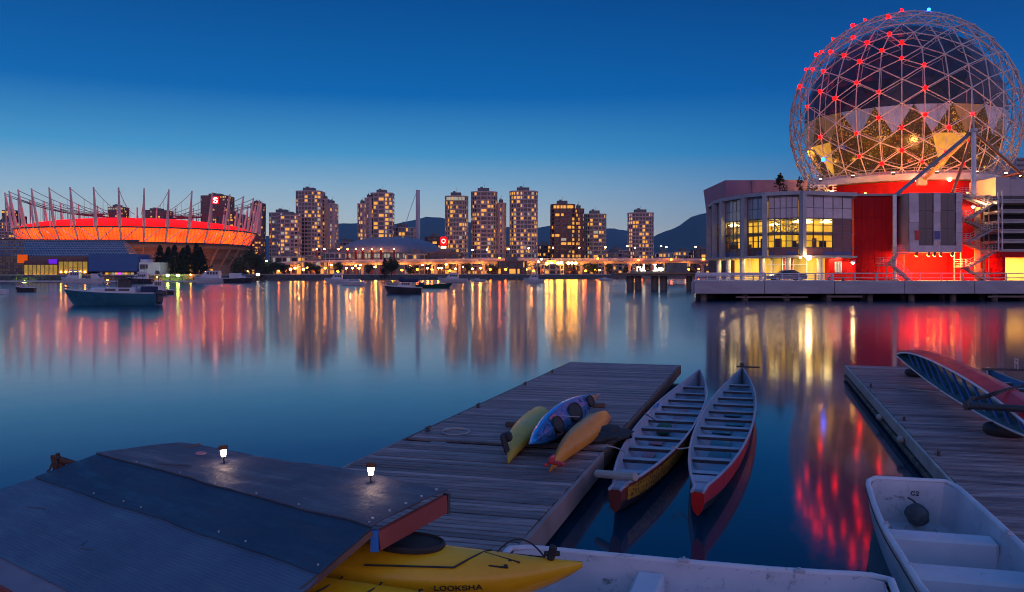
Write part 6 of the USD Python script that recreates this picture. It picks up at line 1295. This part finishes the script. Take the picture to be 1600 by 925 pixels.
# solar lanterns standing on the roof
m_lglass = glow('lantern_glow', (1, .66, .50), 26.0)
def lantern(label, c, R_=1.0, lean=0):
    t = Thing('solar_lantern', label, 'lantern', c); R0 = ry(lean)
    def q(nm, mb, mt, **k): return t.part(nm, MB().tm(mb.out(), R0), mt, **k)
    b = MB(); b.cyl((0, 0, -.02), (0, 0, .045), .008, 8); q('stake', b, m_steel_d)
    b = MB(); b.lathe([(.022, .045), (.026, .05), (.026, .056), (.02, .058)], n=16); q('base', b, m_steel_d, smooth=40)
    b = MB(); b.lathe([(.020, .058), (.026, .075), (.030, .125), (.027, .132)], n=18); q('glass', b, m_lglass, smooth=40)
    for k in range(4): a_ = k*PI/2+.4; b = MB(); b.tube([(.022*math.cos(a_), .022*math.sin(a_), .058), (.033*math.cos(a_), .033*math.sin(a_), .13)], .0025, 4); q('rib', b, m_steel_d)
    b = MB(); b.lathe([(.026, .130), (.046, .132), (.047, .162), (.040, .170), (.008, .172)], n=20); q('cap', b, mottled('copper_cap' if 'left' in label else 'copper_cap_b', (.16, .06, .03), (.24, .10, .05), 20, .45, metallic=.6), smooth=40)
    return t
fa = prof['far']
def on_far(px, py):
    n = nv(np.cross(rD, prof['far']-PA)); d = np.array([(px-CX)/F, 1, -(py-HY)/F]); o = np.array([0, 0, CZ]); return o+d*(n @ (PA+(0, 0, .03)-o))/(n @ d)
lantern('lit solar lantern on the roof edge further left', on_far(350, 719)+(0, 0, -.02), lean=-.06); lantern('lit solar lantern standing nearer the right corner of the roof', on_far(579, 752)+(0, 0, 0), lean=.03)
b = MB(); b.torus(on_far(314, 708)+(0, 0, .0), .05, .006, 24, 5); single('pink_ring', b, mottled('pink_plastic', (.6, .25, .3), (.7, .3, .35), 3, .4), 'small pink ring lying on the far edge of the roof', 'ring', smooth=True)

# ------------------------------------------------------------------ white dinghies
def scuffed(name, c1, c2, dirt, lo, hi):
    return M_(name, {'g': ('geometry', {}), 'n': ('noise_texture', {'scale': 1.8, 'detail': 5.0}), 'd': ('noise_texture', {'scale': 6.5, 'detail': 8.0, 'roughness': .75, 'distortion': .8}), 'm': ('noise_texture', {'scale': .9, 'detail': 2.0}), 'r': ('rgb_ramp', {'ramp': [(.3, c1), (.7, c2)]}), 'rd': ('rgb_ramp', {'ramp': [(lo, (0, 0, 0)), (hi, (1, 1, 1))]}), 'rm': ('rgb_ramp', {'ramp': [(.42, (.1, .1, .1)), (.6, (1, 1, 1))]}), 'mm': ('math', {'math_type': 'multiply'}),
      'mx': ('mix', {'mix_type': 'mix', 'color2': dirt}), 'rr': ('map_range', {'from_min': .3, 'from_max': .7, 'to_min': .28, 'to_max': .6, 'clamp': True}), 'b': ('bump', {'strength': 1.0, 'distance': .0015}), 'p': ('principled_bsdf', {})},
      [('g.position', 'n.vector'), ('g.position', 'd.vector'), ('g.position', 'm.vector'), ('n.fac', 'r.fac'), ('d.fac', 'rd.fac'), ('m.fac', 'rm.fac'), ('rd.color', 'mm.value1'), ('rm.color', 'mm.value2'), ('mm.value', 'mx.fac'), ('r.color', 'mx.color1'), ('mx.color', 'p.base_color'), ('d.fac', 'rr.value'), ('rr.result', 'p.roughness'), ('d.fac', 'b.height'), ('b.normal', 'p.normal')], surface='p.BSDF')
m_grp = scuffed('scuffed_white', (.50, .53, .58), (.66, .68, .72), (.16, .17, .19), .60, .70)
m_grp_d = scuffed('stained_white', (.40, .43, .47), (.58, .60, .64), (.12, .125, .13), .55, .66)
def dinghy(label, L, B, H, loc, ang, seats, bow=.0, name='dinghy', floor_=.06):
    """square ended dinghy; local x along the boat, transom at -x"""
    t = Thing(name, label, 'dinghy', loc, ang); n = 25; O_, I_ = [], []
    for s in np.linspace(0, 1, n):
        x = -L/2+L*s; e = min(1, s/.10, (1-s)/.10 if bow == 0 else 1); rnd = math.sqrt(max(0, 1-(1-e)**2)); b = B/2*(.80+.20*math.sin(min(1, s*1.3+.1)*PI*.62))*(1 if bow == 0 else (1-bow*max(0, (s-.45)/.55)**2.2)); br = b*(.86+.14*rnd); g = H+.05*abs(2*s-1)**2
        O_.append(np.array([(x, -br, g), (x, -br*.93, g*.45), (x, -br*.80, -.08), (x, br*.80, -.08), (x, br*.93, g*.45), (x, br, g)]))
        bi = br-.055; I_.append(np.array([(x*.965, -bi, g-.002), (x*.955, -bi*.92, g*.5), (x*.945, -bi*.82, floor_), (x*.945, bi*.82, floor_), (x*.955, bi*.92, g*.5), (x*.965, bi, g-.002)]))
    h = MB(); h.loft(O_, closed=False)
    for o in (O_[0], O_[-1]): c = o.mean(0); h.add(np.vstack([o, c]), [[i, (i+1) % 6, 6] for i in range(6)])
    t.part('hull', h, m_grp, smooth=50)
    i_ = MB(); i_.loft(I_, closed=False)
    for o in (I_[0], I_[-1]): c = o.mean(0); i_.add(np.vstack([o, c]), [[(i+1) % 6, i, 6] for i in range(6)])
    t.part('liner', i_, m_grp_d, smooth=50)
    loop = [o[0]+(0, .025, .0) for o in O_]+[o[5]+(0, -.025, 0) for o in O_[::-1]]; loop[0] = loop[0]+(.02, .03, 0); loop[n-1] = loop[n-1]+(-.02, .03, 0); loop.append(loop[0])
    g = MB(); g.tube(loop, .034, 8, False); t.part('gunwale', g, m_grp, smooth=True)
    rb = MB(); rb.tube([p-(0, 0, .07)+np.array([0, -np.sign(p[1])*-.012, 0]) for p in loop], .014, 6, False); t.part('rub_rail', rb, m_black, smooth=True)
    for x in (-.02, .28): 
        for sy in (-1, 1): q = MB(); q.cbox((x*L, sy*(B/2*.97-.03), H+.03), (.10, .05, .03), .008); q.cyl((x*L, sy*(B/2*.97-.03), H+.03), (x*L, sy*(B/2*.97-.03), H+.06), .014, 8); t.part('oarlock', q, m_steel)
    q = MB(); q.cbox((0, 0, floor_+.012), (L*.86, .10, .02), .005); q.cbox((0, B*.2, floor_+.010), (L*.84, .05, .016), .005); q.cbox((0, -B*.2, floor_+.010), (L*.84, .05, .016), .005); t.part('floor_strips', q, m_grp_d)
    for x, w, hh in seats:
        b = B/2*.93-.06; q = MB(); q.cbox((x, 0, hh/2+floor_/2+.04), (w, 2*b, hh-floor_), .03); t.part('seat', q, m_grp, smooth=35)
    return t, O_, I_
c0 = PZ(1420, 752, .55); th = AD+PI+.02; ax_ = np.array([math.cos(th), math.sin(th), 0]); c = c0+ax_*2.2
dA, O_, I_ = dinghy('white dinghy marked C2 beside the right dock', 4.4, 1.26, .52, (c[0], c[1], 0), th, [(-.35, .30, .36), (.85, .42, .36)])
b = MB(); tmx = meshkit.text_mesh('C2', .055, .004, True); Rt = np.stack([np.array([0, -1.0, 0]), np.array([0, 0, 1.0]), np.array([-1.0, 0, 0])], 1)
Rt = np.stack([np.array([0, 1.0, 0]), np.array([.12, 0, 1.0]), np.array([1.0, 0, -.12])], 1); b.tm(tmx, Rt, (-2.2*.955+.012, .0, .40)); dA.part('lettering', b, m_black)
sk = MB(); m = trimesh.creation.icosphere(4, 1.0); v = m.vertices*(.13, .17, .13); v *= 1+.35*(meshkit.fbm(m.vertices*2.2, 4)[:, None]-.5); sk.tm(trimesh.Trimesh(v, m.faces), None, (0, 0, 0))
bag = Thing('anchor_bag', 'dark tied sack hanging inside the stern of the dinghy marked C2', 'sack', rz(th) @ np.array([-1.78, .02, 0])+(c[0], c[1], .24)); bag.part('sack', sk, mottled('sack_cloth', (.05, .055, .06), (.11, .115, .12), 9, .85, .004, 40), smooth=True)
b = MB(); b.tube(curve([(0, 0, .11), (-.03, .02, .16), (-.10, .03, .20)], 8), .012, 6); b.torus((0, 0, .12), .03, .012, 12, 6); bag.part('tie', b, m_rope_d)
tb = MB(); m = trimesh.creation.icosphere(3, .062); v = m.vertices*(1+.18*(meshkit.noise(m.vertices*160)[:, None])); tb.tm(trimesh.Trimesh(v, m.faces), None, rz(th) @ np.array([.22, .02, 0])+(c[0], c[1], .16)); single('scrubber_ball', tb, mottled('turquoise_tone', (.02, .42, .55), (.05, .60, .72), 30, .5), 'small turquoise ball on the floor of the dinghy marked C2', 'ball')  # small bumpy ball in turquoise tones
for k, sd in enumerate((-1,)):
    t_ = Thing('tyre', 'black tyre fender hanging on the left side of the dinghy marked C2', 'tyre', rz(th) @ np.array([.1, .80, 0])+(c[0], c[1], .22), th); b = MB(); b.torus((0, 0, 0), .20, .08, 26, 10, rx(PI/2)); t_.part('tread', b, m_black, smooth=True); b = MB(); b.torus((0, 0, 0), .14, .03, 22, 8, rx(PI/2)); t_.part('bead', b, m_black, smooth=True)
gA, gB = PZ(806, 849, .60), PZ(1390, 903, .60); dirv = nv(gB-gA); th2 = math.atan2(dirv[1], dirv[0]); L2 = np.linalg.norm(gB-gA); nrm2 = np.array([dirv[1], -dirv[0], 0]); cc = (gA+gB)/2+nrm2*.80
dB, O2, I2 = dinghy('scuffed white dinghy across the foreground behind the yellow bow', L2, 1.7, .56, (cc[0], cc[1], 0), th2, [(-.36, .26, .44)])
